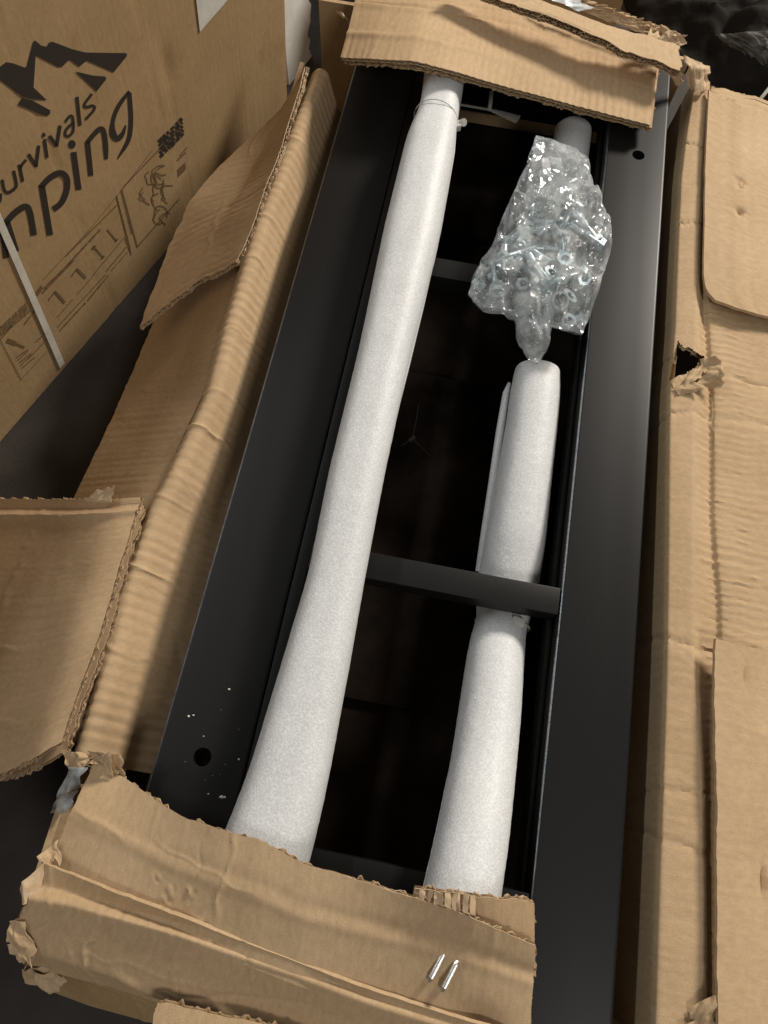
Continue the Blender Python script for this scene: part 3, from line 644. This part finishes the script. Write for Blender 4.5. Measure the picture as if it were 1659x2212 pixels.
t2 = empty('foam_wrapped_tube', tuple(P(1060, 1500, -.03)), 'tube wrapped in white foam passing under the middle crossbar', 'wrapped tube')
foam_tube('foam_sleeve', [(1112, 803, 1208, 808, -.040), (1104, 840, 1208, 860, -.040), (1096, 900, 1203, 920, -.041), (1075, 1020, 1190, 1040, -.044), (1050, 1150, 1177, 1170, -.052), (1030, 1260, 1160, 1280, -.066),
    (1030, 1335, 1140, 1352, -.066), (1020, 1362, 1134, 1384, -.052), (1008, 1420, 1130, 1445, -.045), (993, 1520, 1124, 1545, -.034), (974, 1640, 1113, 1668, -.014), (945, 1790, 1097, 1825, .016), (917, 1910, 1080, 1945, .034), (908, 1945, 1075, 1982, .037)], '', 2.9, [.0, .001, .001, .001, 0, 0, 0, .001, .001], 5, parent=t2, sq=.9)
mb = MB(); cen = (P(1032, 1342, -.062) + P(1138, 1358, -.062)) / 2; ax = unit(P(1030, 1400, -.05) - P(1045, 1300, -.05))
mb.tube(ring(cen, ax, .0298), .0014, 8); tie = mb.build('cable_tie', NYLON, t2); mb = MB(); hd = P(1118, 1345, -.034); mb.box(hd, (.014, .010, .010), .002, Matrix.Rotation(-.2, 3, 'Z').to_euler())
mb.build('tie_head', NYLON, tie)
mb = MB(); mb.tube([P(1100, 828, -.050), P(1093, 850, -.048), P(1080, 930, -.048), P(1063, 1050, -.053), P(1048, 1150, -.058), P(1036, 1235, -.068)], [.002, .0042, .0048, .005, .005, .005], 14)
mb.build('foam_edge', FOAM, t2); settle(t2)
t3 = empty('foam_wrapped_tube', tuple(P(1225, 400, -.03)), 'short end of white foam wrapped tube sticking out behind the bolt bag', 'wrapped tube')
foam_tube('foam_sleeve', [(1198, 279, 1276, 292, -.040), (1196, 300, 1274, 312, -.040), (1188, 400, 1262, 412, -.040), (1172, 520, 1252, 535, -.040), (1164, 600, 1243, 615, -.042)], '', 2.9, [0, .002, 0], 8, 60, 80, t3); settle(t3)
# loose white plastic straps at the far end
mb = MB(); mb.tube([P(990, 225, -.03), P(1030, 232, -.035), P(1058, 237, -.04), P(1085, 246, -.04), P(1119, 258, -.038)], [.0025, .0025, .0028, .006, .0085], 8, 0, .35)
mb.tube([P(1062, 196, -.02), P(1060, 218, -.03), P(1057, 238, -.04)], [.003, .003, .003], 8, 0, .5); mb.tube([P(982, 222, -.03), P(980, 250, -.03), P(978, 275, -.03)], [.006, .006, .004], 8, 0, .4)
tag(mb.build('plastic_tie_strip', STRIPM), 'forked white plastic strip hanging under the far end flap', 'plastic strip')
# foam crumbs on the left rail
rc = random.Random(6); mb = MB()
for (x, y, s) in [(495, 1489, .0014), (407, 1547, .0014), (418, 1545, .001), (516, 1640, .0012), (478, 1722, .0024), (485, 1722, .0016), (450, 1715, .001), (300 + 140, 1590, .0008)] + [(rc.uniform(400, 560), rc.uniform(1460, 1740), .0004) for _ in range(8)] + [(1235 + rc.gauss(0, 16), 1660 + rc.choice([0, 14, 120, 135]) + rc.gauss(0, 4), .0005) for _ in range(0)]:
    p = P(x, y, s * .5)
    if not (-.163 < p[0] < -.083 or .2 < p[0] < .277): continue
    bm = bmesh.new(); bmesh.ops.create_icosphere(bm, subdivisions=1, radius=s)
    bm.verts.index_update()
    mb.add([np.array(v.co) * np.array([rc.uniform(.5, 1.3), rc.uniform(.4, 1), .5]) + p for v in bm.verts], [[v.index for v in f.verts] for f in bm.faces]); bm.free()
tag(mb.build('foam_crumbs', CRUMB), 'tiny pale crumbs of foam and paper scattered on the black rails', None, None, 'stuff')

# ================================================================== the printed carton on the left
box = empty('printed_carton', tuple(P(180, 760, FLOOR)), 'tall brown carton printed with a black mountain and lettering, beside the open one', 'carton')
bA, bB = P(0, 955, FLOOR + .002), P(365, 535, FLOOR + .002)
e1 = unit(bB - bA); eu = -unit(ray(575, 1818)); eu = unit(eu - (eu @ e1) * e1); en = np.cross(e1, eu)
if en @ (CAM - bA) < 0: en = -en
def face(px, py, off=0.): return plane_hit(px, py, bA + en * off, en)
def face_uv(p): return np.array([(p - bA) @ e1, (p - bA) @ eu])
uR = face_uv(face(616, 60))[0]; uL = -.45; hT = .62
def fp(u, v, d=0.): return bA + e1 * u + eu * v + en * d
def face_bumps(U, V, lu, lv):
    x = U + uL; D = 0 * U
    for px_, py_, a in ((302, 45, .0016), (330, 90, .001), (24, 120, -.0015), (75, 300, -.001), (360, 160, .0012)):
        x0 = face_uv(face(px_, py_))[0]
        D = D + a * np.exp(-((x - x0) / .004) ** 2) * (.5 + .7 * np.clip(vnoise(V * 30, V * 0, px_), -.5, 1))
    x0, y0 = face_uv(face(362, 150))
    return -np.abs(D) * .9 - .003 * np.exp(-(((x - x0) / .012) ** 2 + ((V - y0) / .03) ** 2))
sheet('front_panel', [[fp(u, 0) for u in np.linspace(uL, uR, 6)], [fp(u, hT) for u in np.linspace(uL, uR, 6)]], box, 200, 120, su=0, sv=0, up=tuple(en), seed=201, low=.00012,
      disp=face_bumps, cut='', mats=[KRAFT_OUT, FLUTE, SHRED], tear=(.001, 0, 0, 0), walls=1)
for a in ([(uR, 0), (uR, hT)],):
    sheet('side_panel', [[fp(uR, 0, -.007), fp(uR, 0, -.3)], [fp(uR, hT, -.007), fp(uR, hT, -.3)]], box, 40, 40, up=tuple(e1), seed=203, low=.0008, cut='', mats=[KRAFT_OUT, FLUTE, SHRED])
    sheet('top_panel', [[fp(uL, hT, 0), fp(uR, hT, 0)], [fp(uL, hT, -.3), fp(uR, hT, -.3)]], box, 40, 40, up=tuple(eu), seed=205, low=.0008, cut='', mats=[KRAFT_OUT, FLUTE, SHRED])
    sheet('back_panel', [[fp(uL, 0, -.3), fp(uR, 0, -.3)], [fp(uL, hT, -.3), fp(uR, hT, -.3)]], box, 20, 20, up=tuple(-en), seed=207, low=.0008, cut='', mats=[KRAFT_OUT, FLUTE, SHRED])
INKH = .0006
def poly_print(mb, pts, off=INKH):
    v = [face(x, y, off) for x, y in pts]; loc = [Vector((*face_uv(p), 0)) for p in v]
    mb.add(v, [list(t) for t in tessellate_polygon([loc])])
def chaikin(p, k=2):
    p = [np.array(q, float) for q in p]
    for _ in range(k):
        q = [p[0]]
        for a, b_ in zip(p[:-1], p[1:]): q += [a * .75 + b_ * .25, a * .25 + b_ * .75]
        p = q + [p[-1]]
    return p
def stroke(mb, pts, w, tr, rounded=2, off=INKH, taper=None):
    p = np.array(chaikin(pts, rounded)) if rounded and len(pts) > 2 else np.array(pts, float)
    p = resample(p, max(6, int(np.linalg.norm(np.diff(p, axis=0), axis=1).sum() / 14)))
    t = np.gradient(p, axis=0); t /= np.linalg.norm(t, axis=1, keepdims=True); nn = np.stack([-t[:, 1], t[:, 0]], 1)
    ww = w / 2 * (np.interp(np.linspace(0, 1, len(p)), np.linspace(0, 1, len(taper)), taper) if taper else np.ones(len(p)))
    A, B_ = p + nn * ww[:, None], p - nn * ww[:, None]; k = len(p)
    v = [face(*tr(*q), off) for q in np.concatenate([A, B_])]
    mb.add(v, [[i, i + 1, k + i + 1, k + i] for i in range(k - 1)])
def dot(mb, c, r, tr): poly_print(mb, [tr(c[0] + r * math.cos(a), c[1] + 1.15 * r * math.sin(a)) for a in np.linspace(0, 2 * math.pi, 20)[:-1]])
t4 = lambda x, y: (x * .2232, 54.9 + y * .2232)
t3_ = lambda x, y: (x * .2315, 493.7 + y * .2315)
mb = MB()
for poly in ([(-60, 470), (0, 400), (60, 355), (120, 365), (240, 408), (258, 398), (320, 160), (340, 145), (400, 195), (450, 205), (475, 165), (510, 158), (700, 230), (830, 262), (1225, 268), (1230, 295), (1100, 455), (840, 340), (765, 398), (672, 330), (600, 400), (560, 402), (345, 290), (338, 420), (325, 600), (455, 725), (300, 712), (215, 690), (0, 530)],
             [(725, 445), (900, 485), (1020, 495), (1030, 520), (935, 640), (830, 540)], [(215, 700), (330, 735), (485, 820), (488, 850), (462, 875), (410, 868), (170, 765)]):
    poly_print(mb, [t4(*p) for p in poly])
mb.build('mountain_print', INK, box, False)
mb = MB(); S = lambda p, w=34, r=2, tp=None: stroke(mb, p, w, t4, r, taper=tp)
S([(890, 662), (805, 775), (835, 795), (905, 770), (925, 805), (828, 910)], 27, 1); S([(745, 690), (775, 968)], 34)
S([(632, 935), (665, 885), (695, 868), (708, 895), (716, 1030), (660, 1078), (632, 1068), (630, 1030), (652, 990), (708, 945)], 27, 2)
S([(478, 1068), (550, 1165)], 36); S([(548, 1172), (582, 968)], 34); S([(430, 1100), (457, 1282)], 32); dot(mb, (423, 1060), 19, t4)
S([(274, 1245), (350, 1362)], 36); S([(348, 1370), (376, 1162)], 34); S([(186, 1345), (220, 1512)], 34); S([(192, 1400), (215, 1340), (255, 1300)], 28)
S([(20, 1492), (40, 1600), (75, 1625), (130, 1590), (160, 1560), (158, 1520), (132, 1405)], 32); S([(-90, 1690), (-30, 1730), (2, 1700), (4, 1625)], 34)
mb.build('lettering', INK, box, False)
mb = MB()
S([(1252, 636), (1150, 770), (1098, 890), (1082, 1010), (1110, 1095), (1150, 1095), (1190, 1050), (1218, 965)], 46, 2, [.6, .9, .9, .8, 1.5, 1.1, .3]); S([(1252, 650), (1262, 780), (1270, 900), (1262, 1040), (1240, 1130), (1138, 1290)], 44, 2, [1., 1, 1, 1, .9, .3])
S([(846, 1120), (880, 1455)], 52); S([(840, 1140), (910, 1050), (975, 990), (1005, 1020), (1022, 1130), (1028, 1295)], 52, 2, [.9, .9, 1, 1, 1, .7])
S([(712, 1225), (762, 1590)], 58); dot(mb, (697, 1150), 36, t4)
S([(405, 1550), (484, 2030)], 62); S([(392, 1570), (480, 1470), (585, 1415), (655, 1470), (650, 1600), (600, 1720), (515, 1780)], 58)
S([(62, 1890), (155, 2190)], 66); S([(40, 1930), (130, 1820), (250, 1738), (290, 1790), (328, 2030)], 62); S([(-190, 2080), (-110, 1980), (-20, 1930), (30, 2010), (60, 2250)], 60)
mb.build('lettering', INK, box, False)
mb = MB()
T3 = lambda p, w=7: stroke(mb, p, w, t3_, 0)
T4 = lambda p, w=8: stroke(mb, p, w, t4, 0)
def dashes(p, q, w, tr, n, seed):
    r = random.Random(seed); p, q = np.array(p, float), np.array(q, float); x = 0.
    while x < 1:
        l = r.uniform(.3, 1.3) / n; a, b_ = p + (q - p) * x, p + (q - p) * min(x + l, 1)
        stroke(mb, [tuple(a), tuple(b_)], w * r.uniform(.7, 1.1), tr, 0); x += l + r.uniform(.12, .4) / n
T3([(400, 480), (830, 20)], 5); T4([(860, 1990), (1180, 1590)], 5); T4([(1180, 1590), (1475, 1210)], 6); T4([(1130, 1650), (1262, 2160)], 7); T4([(1172, 1590), (1275, 2020)], 7)
dashes((415, 555), (700, 265), 16, t3_, 9, 1); dashes((395, 600), (690, 295), 16, t3_, 10, 2); dashes((700, 262), (940, 5), 18, t3_, 9, 3)
T4([(640, 2230), (1130, 1740)], 10)
T3([(668, 445), (715, 378)], 13); T3([(715, 375), (800, 462)], 26); T3([(455, 668), (512, 588)], 13); T3([(512, 585), (605, 692)], 26)
T3([(872, 165), (968, 275)], 13); T3([(865, 185), (890, 160)], 22); T3([(945, 280), (975, 255)], 16); T3([(1000, 8), (1090, 118)], 13); T3([(1075, 118), (1100, 98)], 16)
T3([(720, 612), (870, 442)]); T3([(880, 420), (1170, 70)]); T3([(540, 820), (680, 660)]); T3([(540, 915), (985, 430)], 8); T3([(995, 395), (1180, 172)], 10)
dashes((560, 950), (800, 690), 14, t3_, 8, 4); dashes((820, 670), (1010, 440), 14, t3_, 7, 5); T3([(1165, 90), (1215, 215)], 7); dashes((1040, 390), (1190, 220), 9, t3_, 5, 6)
T3([(5, 1040), (200, 1415)], 7); dashes((205, 1400), (420, 1165), 6, t3_, 7, 7); T3([(0, 1040), (120, 900)], 10)
T3([(65, 1040), (150, 1075)], 40); T3([(150, 1075), (230, 1110)], 18)
for k in range(5): T3([(150 + k * 14, 1205 + k * 24), (265 + k * 16 - (k % 2) * 20, 1135 + k * 18 - 10)], 7)
for k in range(6): dashes((-40 + k * 10, 960 - k * 4 + k * 12), (250 + k * 6, 690 + k * 16), 12, t3_, 8, 10 + k)
dashes((230, 890), (330, 760), 14, t3_, 4, 20); dashes((330, 1060), (420, 980), 9, t3_, 4, 21); T3([(270, 1210), (440, 1030)], 7)
mb.build('small_print', INKTHIN, box, False)
mb = MB(); z1 = lambda x, y: (x * .43, y * .43)
for k in range(5): dashes((797 + k * 2, 712 + k * 19), (915 + k * 2, 595 + k * 19), 17, z1, 5, 40 + k)
mb.build('badge_print', INK, box, False)['kind'] = 'stuff'; mb = MB(); poly_print(mb, [t3_(325, 600), t3_(385, 525), t3_(402, 560), t3_(345, 640)]); mb.build('badge_print', INKTHIN, box, False); mb = MB()
poly_print(mb, [z1(893, 850), z1(930, 815), z1(935, 850), z1(895, 890)])
mb.build('badge_print', INKTHIN, box, False)
mb = MB(); stroke_ = lambda p, w=4: stroke(mb, p, w, z1, 2)
r_ = random.Random(3)
for k in range(16):       # faint line drawing of the contents
    c = np.array([760, 990]) + np.array([r_.uniform(-60, 90), r_.uniform(-130, 110)]); a = r_.uniform(0, 3)
    stroke_([tuple(c + 42 * np.array([math.cos(a + q), 1.1 * math.sin(a + q)]) * r_.uniform(.5, 1.2)) for q in np.linspace(0, r_.uniform(1.5, 4), 6)], 5)
for p, q in (((612, 950), (690, 1240)), ((690, 1240), (900, 1000)), ((585, 985), (660, 1280)), ((905, 780), (940, 740)), ((895, 800), (935, 765)), ((620, 940), (800, 750))): stroke_([p, q], 6)
mb.build('line_drawing', INKTHIN, box, False)['kind'] = 'stuff'
mb = MB(); poly_print(mb, [(417, -70), (560, -70), (492, 0), (432, 69), (424, 0)], .0016); mb.build('paper_label', LABELM, box, False)
mb = MB()
for q in ([(-160, 135), (-143, 126), (140, 784), (130, 796)],):
    v = [face(x, y, .0022) for x, y in q]; b_ = [face(x, y, .0008) for x, y in q]
    mb.add(v + b_, [[0, 1, 2, 3], [7, 6, 5, 4], [0, 4, 5, 1], [1, 5, 6, 2], [2, 6, 7, 3], [3, 7, 4, 0]])
o = mb.build('strap', STRAPM, box, False); o['label'] = 'white plastic strapping band around the printed carton'
settle(box)

# ================================================================== things behind
def upright(name, px0, px1, y, zt, depth, m, label, cat, seed):
    x0, x1 = PY(px0, 60, y)[0], PY(px1, 60, y)[0]
    o = sheet(name, [[W3(x, y, FLOOR + .001) for x in np.linspace(x0, x1, 5)], [W3(x, y, zt) for x in np.linspace(x0, x1, 5)]], None, 60, 50, up=(0, -1, 0), thick=depth, seed=seed, low=.002, cut='', creases=6,
              mats=[m, FLUTE, SHRED], tear=(0, 0, .001, .006))
    return tag(o, label, cat)
p0 = PY(612, 60, .90); dv = unit([.30, 1, 0]); k_ = min(np.linspace(.02, .6, 400), key=lambda k: abs(proj(np.array([p0[0], p0[1], -.02]) + dv * k)[0] - 668)); p1 = p0 + dv * k_
o = sheet('pale_board', [[W3(*(p0 + (p1 - p0) * q)[:2], FLOOR + .001) for q in (0, .5, 1)], [W3(*(p0 + (p1 - p0) * q)[:2], .40) for q in (0, .5, 1)]], None, 40, 90, up=(1, -.3, 0), thick=.02, seed=301, low=.002, cut='',
          mats=[PALE, FLUTE, SHRED], tear=(0, 0, .001, .03), tearf=25)
tag(o, 'upright pale grey board standing between the printed carton and a dark one', 'board')
back = upright('dark_carton', 655, 1330, 1.16, .06, .30, KRAFT_OUT, 'shaded brown carton standing behind the far end flap', 'carton', 303)
# black film bundle at the far right
n_ = 70; gx, gy = np.meshgrid(np.linspace(0, 1, n_), np.linspace(0, 1, n_))
q0, q1, q2, q3 = P(1380, 120, FLOOR), P(1900, 330, FLOOR), P(1950, -60, FLOOR), P(1300, -160, FLOOR)
G = (q0 * (1 - gx[..., None]) + q1 * gx[..., None]) * (1 - gy[..., None]) + (q3 * (1 - gx[..., None]) + q2 * gx[..., None]) * gy[..., None]
hh = (np.sin(np.pi * gx) * np.sin(np.pi * gy)) ** .6
G[..., 2] += hh * (.10 + .05 * fbm(gx * 4, gy * 4, 8)) + hh * .10 * crumple(gx * .6, gy * .6, 12, 7, 6, 22)
mb = MB(); mb.add(G.reshape(-1, 3), grid_faces(n_, n_), 0); tag(mb.build('black_film_bundle', BLACKFILM, None, True, 60), 'crumpled black plastic film bundle on the floor past the torn flap corner', 'plastic film')
wisp = scrap('film_wisp', [P(1545, 75, -.10), P(1690, 65, -.08), P(1690, 150, -.10), P(1600, 112, -.12)], None, 331, 50, 30, .8, DULL, .02)
tag(wisp, 'wisp of clear plastic film lying on the black bundle', 'plastic film')
mb = MB(); mb.tube([P(1628, 232, -.12), P(1662, 190, -.10), P(1690, 150, -.09)], .003, 8); tag(mb.build('grey_cord', STRAPM), 'grey cord crossing the black bundle by the right flap', 'cord')

# ================================================================== bag of hardware
bl = [(1157, 297), (1143, 335), (1129, 372), (1108, 421), (1080, 481), (1071, 507), (1064, 532), (1042, 557), (1020, 606), (1011, 634), (1040, 664)]
br = [(1250, 322), (1276, 362), (1274, 388), (1297, 424), (1316, 470), (1320, 500), (1316, 545), (1308, 580), (1288, 640), (1272, 690), (1257, 724)]
bh = [.004, .008, .013, .018, .022, .023, .023, .022, .021, .018, .005]
zc = [.030, .032, .032, .031, .030, .029, .028, .027, .025, .022, .020]
bag = empty('hardware_bag', tuple(P(1190, 520, 0)), 'crumpled clear plastic bag full of zinc bolts resting on the right rail', 'plastic bag')
def blob(Lq, Rq, hs, zs, name, seed, m=220, n=150, amp=.20, parent=None, lo=11, hi=46):
    Lw = np.array([P(*a, z) for a, z in zip(Lq, zs)]); Rw = np.array([P(*a, z) for a, z in zip(Rq, zs)])
    Q = smooth_axis(resample(np.concatenate([Lw, Rw, np.array(hs)[:, None]], 1), m), 3, 0)
    c = (Q[:, :3] + Q[:, 3:6]) / 2; s = (Q[:, 3:6] - Q[:, :3]) / 2; h = Q[:, 6]
    th = np.linspace(0, 2 * np.pi, n + 1)[:-1]; TH, J = np.meshgrid(th, np.arange(m))
    cs = np.sign(np.cos(TH)) * np.abs(np.cos(TH)) ** .8; sn = np.sign(np.sin(TH)) * np.abs(np.sin(TH)) ** .9
    V = c[:, None] + s[:, None] * cs[..., None]; V[..., 2] += h[:, None] * sn
    w = np.linalg.norm(s, axis=1)[:, None]; arc = np.r_[0, np.cumsum(np.linalg.norm(np.diff(c, axis=0), axis=1))][:, None] + 0 * TH
    xx = cs * w + (sn < 0) * 3.; D = amp * crumple(xx * 1.25, arc * .7, seed, 8, lo, hi) * np.clip(np.abs(sn) * 3 + .12, 0, 1)
    D = D + .22 * amp * crumple(xx * 1.1, arc * .85, seed + 50, 8, 50, 120) * 1.8 * np.clip(np.abs(sn) * 2, 0, 1) + .0012 * fbm(xx * 70, arc * 25, seed + 4, 4) * np.clip(np.abs(sn) * 2, .15, 1)
    V[..., 2] += D * np.sign(sn) * np.clip(h[:, None] / .012, .3, 1)
    V[..., :2] += (.0012 * fbm(arc * 60, TH * 0 + np.sign(cs), seed + 9, 3) * np.abs(cs))[..., None]
    Fc = []
    for j in range(m - 1):
        for i in range(n): Fc.append([j * n + i, j * n + (i + 1) % n, (j + 1) * n + (i + 1) % n, (j + 1) * n + i])
    Fc.append(list(range(n))[::-1]); Fc.append([(m - 1) * n + i for i in range(n)])
    mb = MB(); mb.add(V.reshape(-1, 3), Fc); return mb.build(name, BAGM, parent, True, 40)
blob(bl, br, bh, zc, 'bag_body', 401, parent=bag)
blob([(1108, 640), (1112, 690), (1121, 735), (1128, 762), (1144, 780)], [(1200, 650), (1196, 700), (1186, 740), (1178, 762), (1160, 788)], [.018, .016, .013, .008, .002], [.022, .016, .010, .006, .002], 'bag_tail', 405, 90, 90, .12, bag)
blob([(1157, 297), (1152, 330), (1140, 380), (1130, 440)], [(1240, 318), (1268, 352), (1262, 400), (1270, 450)], [.002, .004, .007, .008], [.038, .040, .045, .046], 'bag_mouth', 407, 80, 90, .12, bag)
settle(bag)
def hex_prism(mb, r, h, z0, hole=0., n=6, seg=6):
    V = []; k = seg
    ro = [(r, z0), (r, z0 + h)]
    outer = [(r * math.cos(q), r * math.sin(q)) for q in np.linspace(0, 2 * math.pi, k + 1)[:-1]]
    if not hole:
        V = [(*p, z0) for p in outer] + [(*p, z0 + h) for p in outer]
        Fc = [[i, (i + 1) % k, k + (i + 1) % k, k + i] for i in range(k)] + [list(range(k))[::-1], [k + i for i in range(k)]]
    else:
        inn = [(hole * math.cos(q), hole * math.sin(q)) for q in np.linspace(0, 2 * math.pi, k + 1)[:-1]]
        V = [(*p, z0) for p in outer] + [(*p, z0 + h) for p in outer] + [(*p, z0) for p in inn] + [(*p, z0 + h) for p in inn]
        Fc = []
        for i in range(k):
            j = (i + 1) % k
            Fc += [[i, j, k + j, k + i], [2 * k + j, 2 * k + i, 3 * k + i, 3 * k + j], [k + i, k + j, 3 * k + j, 3 * k + i], [j, i, 2 * k + i, 2 * k + j]]
    mb.add(V, Fc)
def copy_tree(o):
    c = o.copy(); C.objects.link(c)
    for ch in o.children:
        d = ch.copy(); C.objects.link(d); d.parent = c
    return c
def bolt_proto():
    o = empty('hex_bolt', (0, 0, 0), 'zinc plated hex bolt loose inside the clear plastic bag', 'bolt', 'bolts in the clear bag')
    mb = MB(); hex_prism(mb, .0092, .0062, 0); mb.build('bolt_head', ZINC, o, True, 30)
    mb = MB(); V = []; k = 14; zs = np.linspace(0, -.042, 60)
    for i, z in enumerate(zs):
        r = .0046 if z > -.016 else .0046 - .0007 * (i % 3 == 0)
        V += [(r * math.cos(q), r * math.sin(q), z) for q in np.linspace(0, 2 * math.pi, k + 1)[:-1]]
    Fc = [[i * k + j, i * k + (j + 1) % k, (i + 1) * k + (j + 1) % k, (i + 1) * k + j] for i in range(len(zs) - 1) for j in range(k)] + [[(len(zs) - 1) * k + j for j in range(k)]]
    mb.add(V, [f[::-1] for f in Fc]); mb.build('bolt_shank', ZINC, o, True, 50); return o
rb = random.Random(12)
outline = [np.array(q, float) for q in bl[3:] + br[3:][::-1]]; ctr = sum(outline) / len(outline); core = [ctr + (q - ctr) * .84 for q in outline]
def roomy(x, y): return bool(inside(np.array([[x, y]], float), core)[0])
pb = bolt_proto(); n_b = 0
while n_b < 20:
    x, y = rb.uniform(1020, 1315), rb.uniform(420, 715); rz = rb.uniform(0, 6.28); z = rb.uniform(.014, .032); tilt = rb.uniform(-.18, .18)
    E_ = Matrix.Rotation(rz, 3, 'Z') @ Matrix.Rotation(math.pi / 2 + tilt, 3, 'X'); tip = P(x, y, z) + np.array(E_ @ Vector((0, 0, -.042)))
    if not roomy(x, y) or not roomy(*proj(tip)): continue
    o = pb if n_b == 0 else copy_tree(pb); n_b += 1
    o.location = P(x, y, z); o.rotation_euler = E_.to_euler()
mb = MB(); hex_prism(mb, .0092, .0075, 0, .0048); pn = mb.build('hex_nut', ZINC, None, True, 30); tag(pn, 'zinc plated hex nut loose inside the clear plastic bag', 'nut', 'nuts in the clear bag')
for i, (x, y) in enumerate([(1080, 570), (1130, 620), (1228, 692), (1260, 600), (1175, 500), (1210, 600), (1030, 618), (1248, 690)]):
    o = pn if i == 0 else copy_tree(pn); o.location = P(x, y, rb.uniform(.012, .024)); o.rotation_euler = (rb.uniform(-.8, .8), rb.uniform(-.8, .8), rb.uniform(0, 3))
mb = MB(); hex_prism(mb, .0105, .0018, 0, .0052, seg=28); pw = mb.build('flat_washer', ZINC, None, True, 30); tag(pw, 'zinc plated flat washer loose inside the clear plastic bag', 'washer', 'washers in the clear bag')
for i, (x, y) in enumerate([(1100, 560), (1190, 590), (1160, 460), (1220, 560), (1075, 625), (1250, 480), (1140, 570), (1230, 640)]):
    o = pw if i == 0 else copy_tree(pw); o.location = P(x, y, rb.uniform(.014, .028)); o.rotation_euler = (rb.uniform(-.6, .6), rb.uniform(-.6, .6), 0)
mb = MB(); hex_prism(mb, .0105, .026, -.013, .0082, seg=28); sp = mb.build('spacer_sleeve', ZINC, None, True, 30); tag(sp, 'short hollow zinc sleeve at the tied corner of the clear bag', 'spacer')
sp.location = P(1203, 652, .022); sp.rotation_euler = (.5, .2, 0)
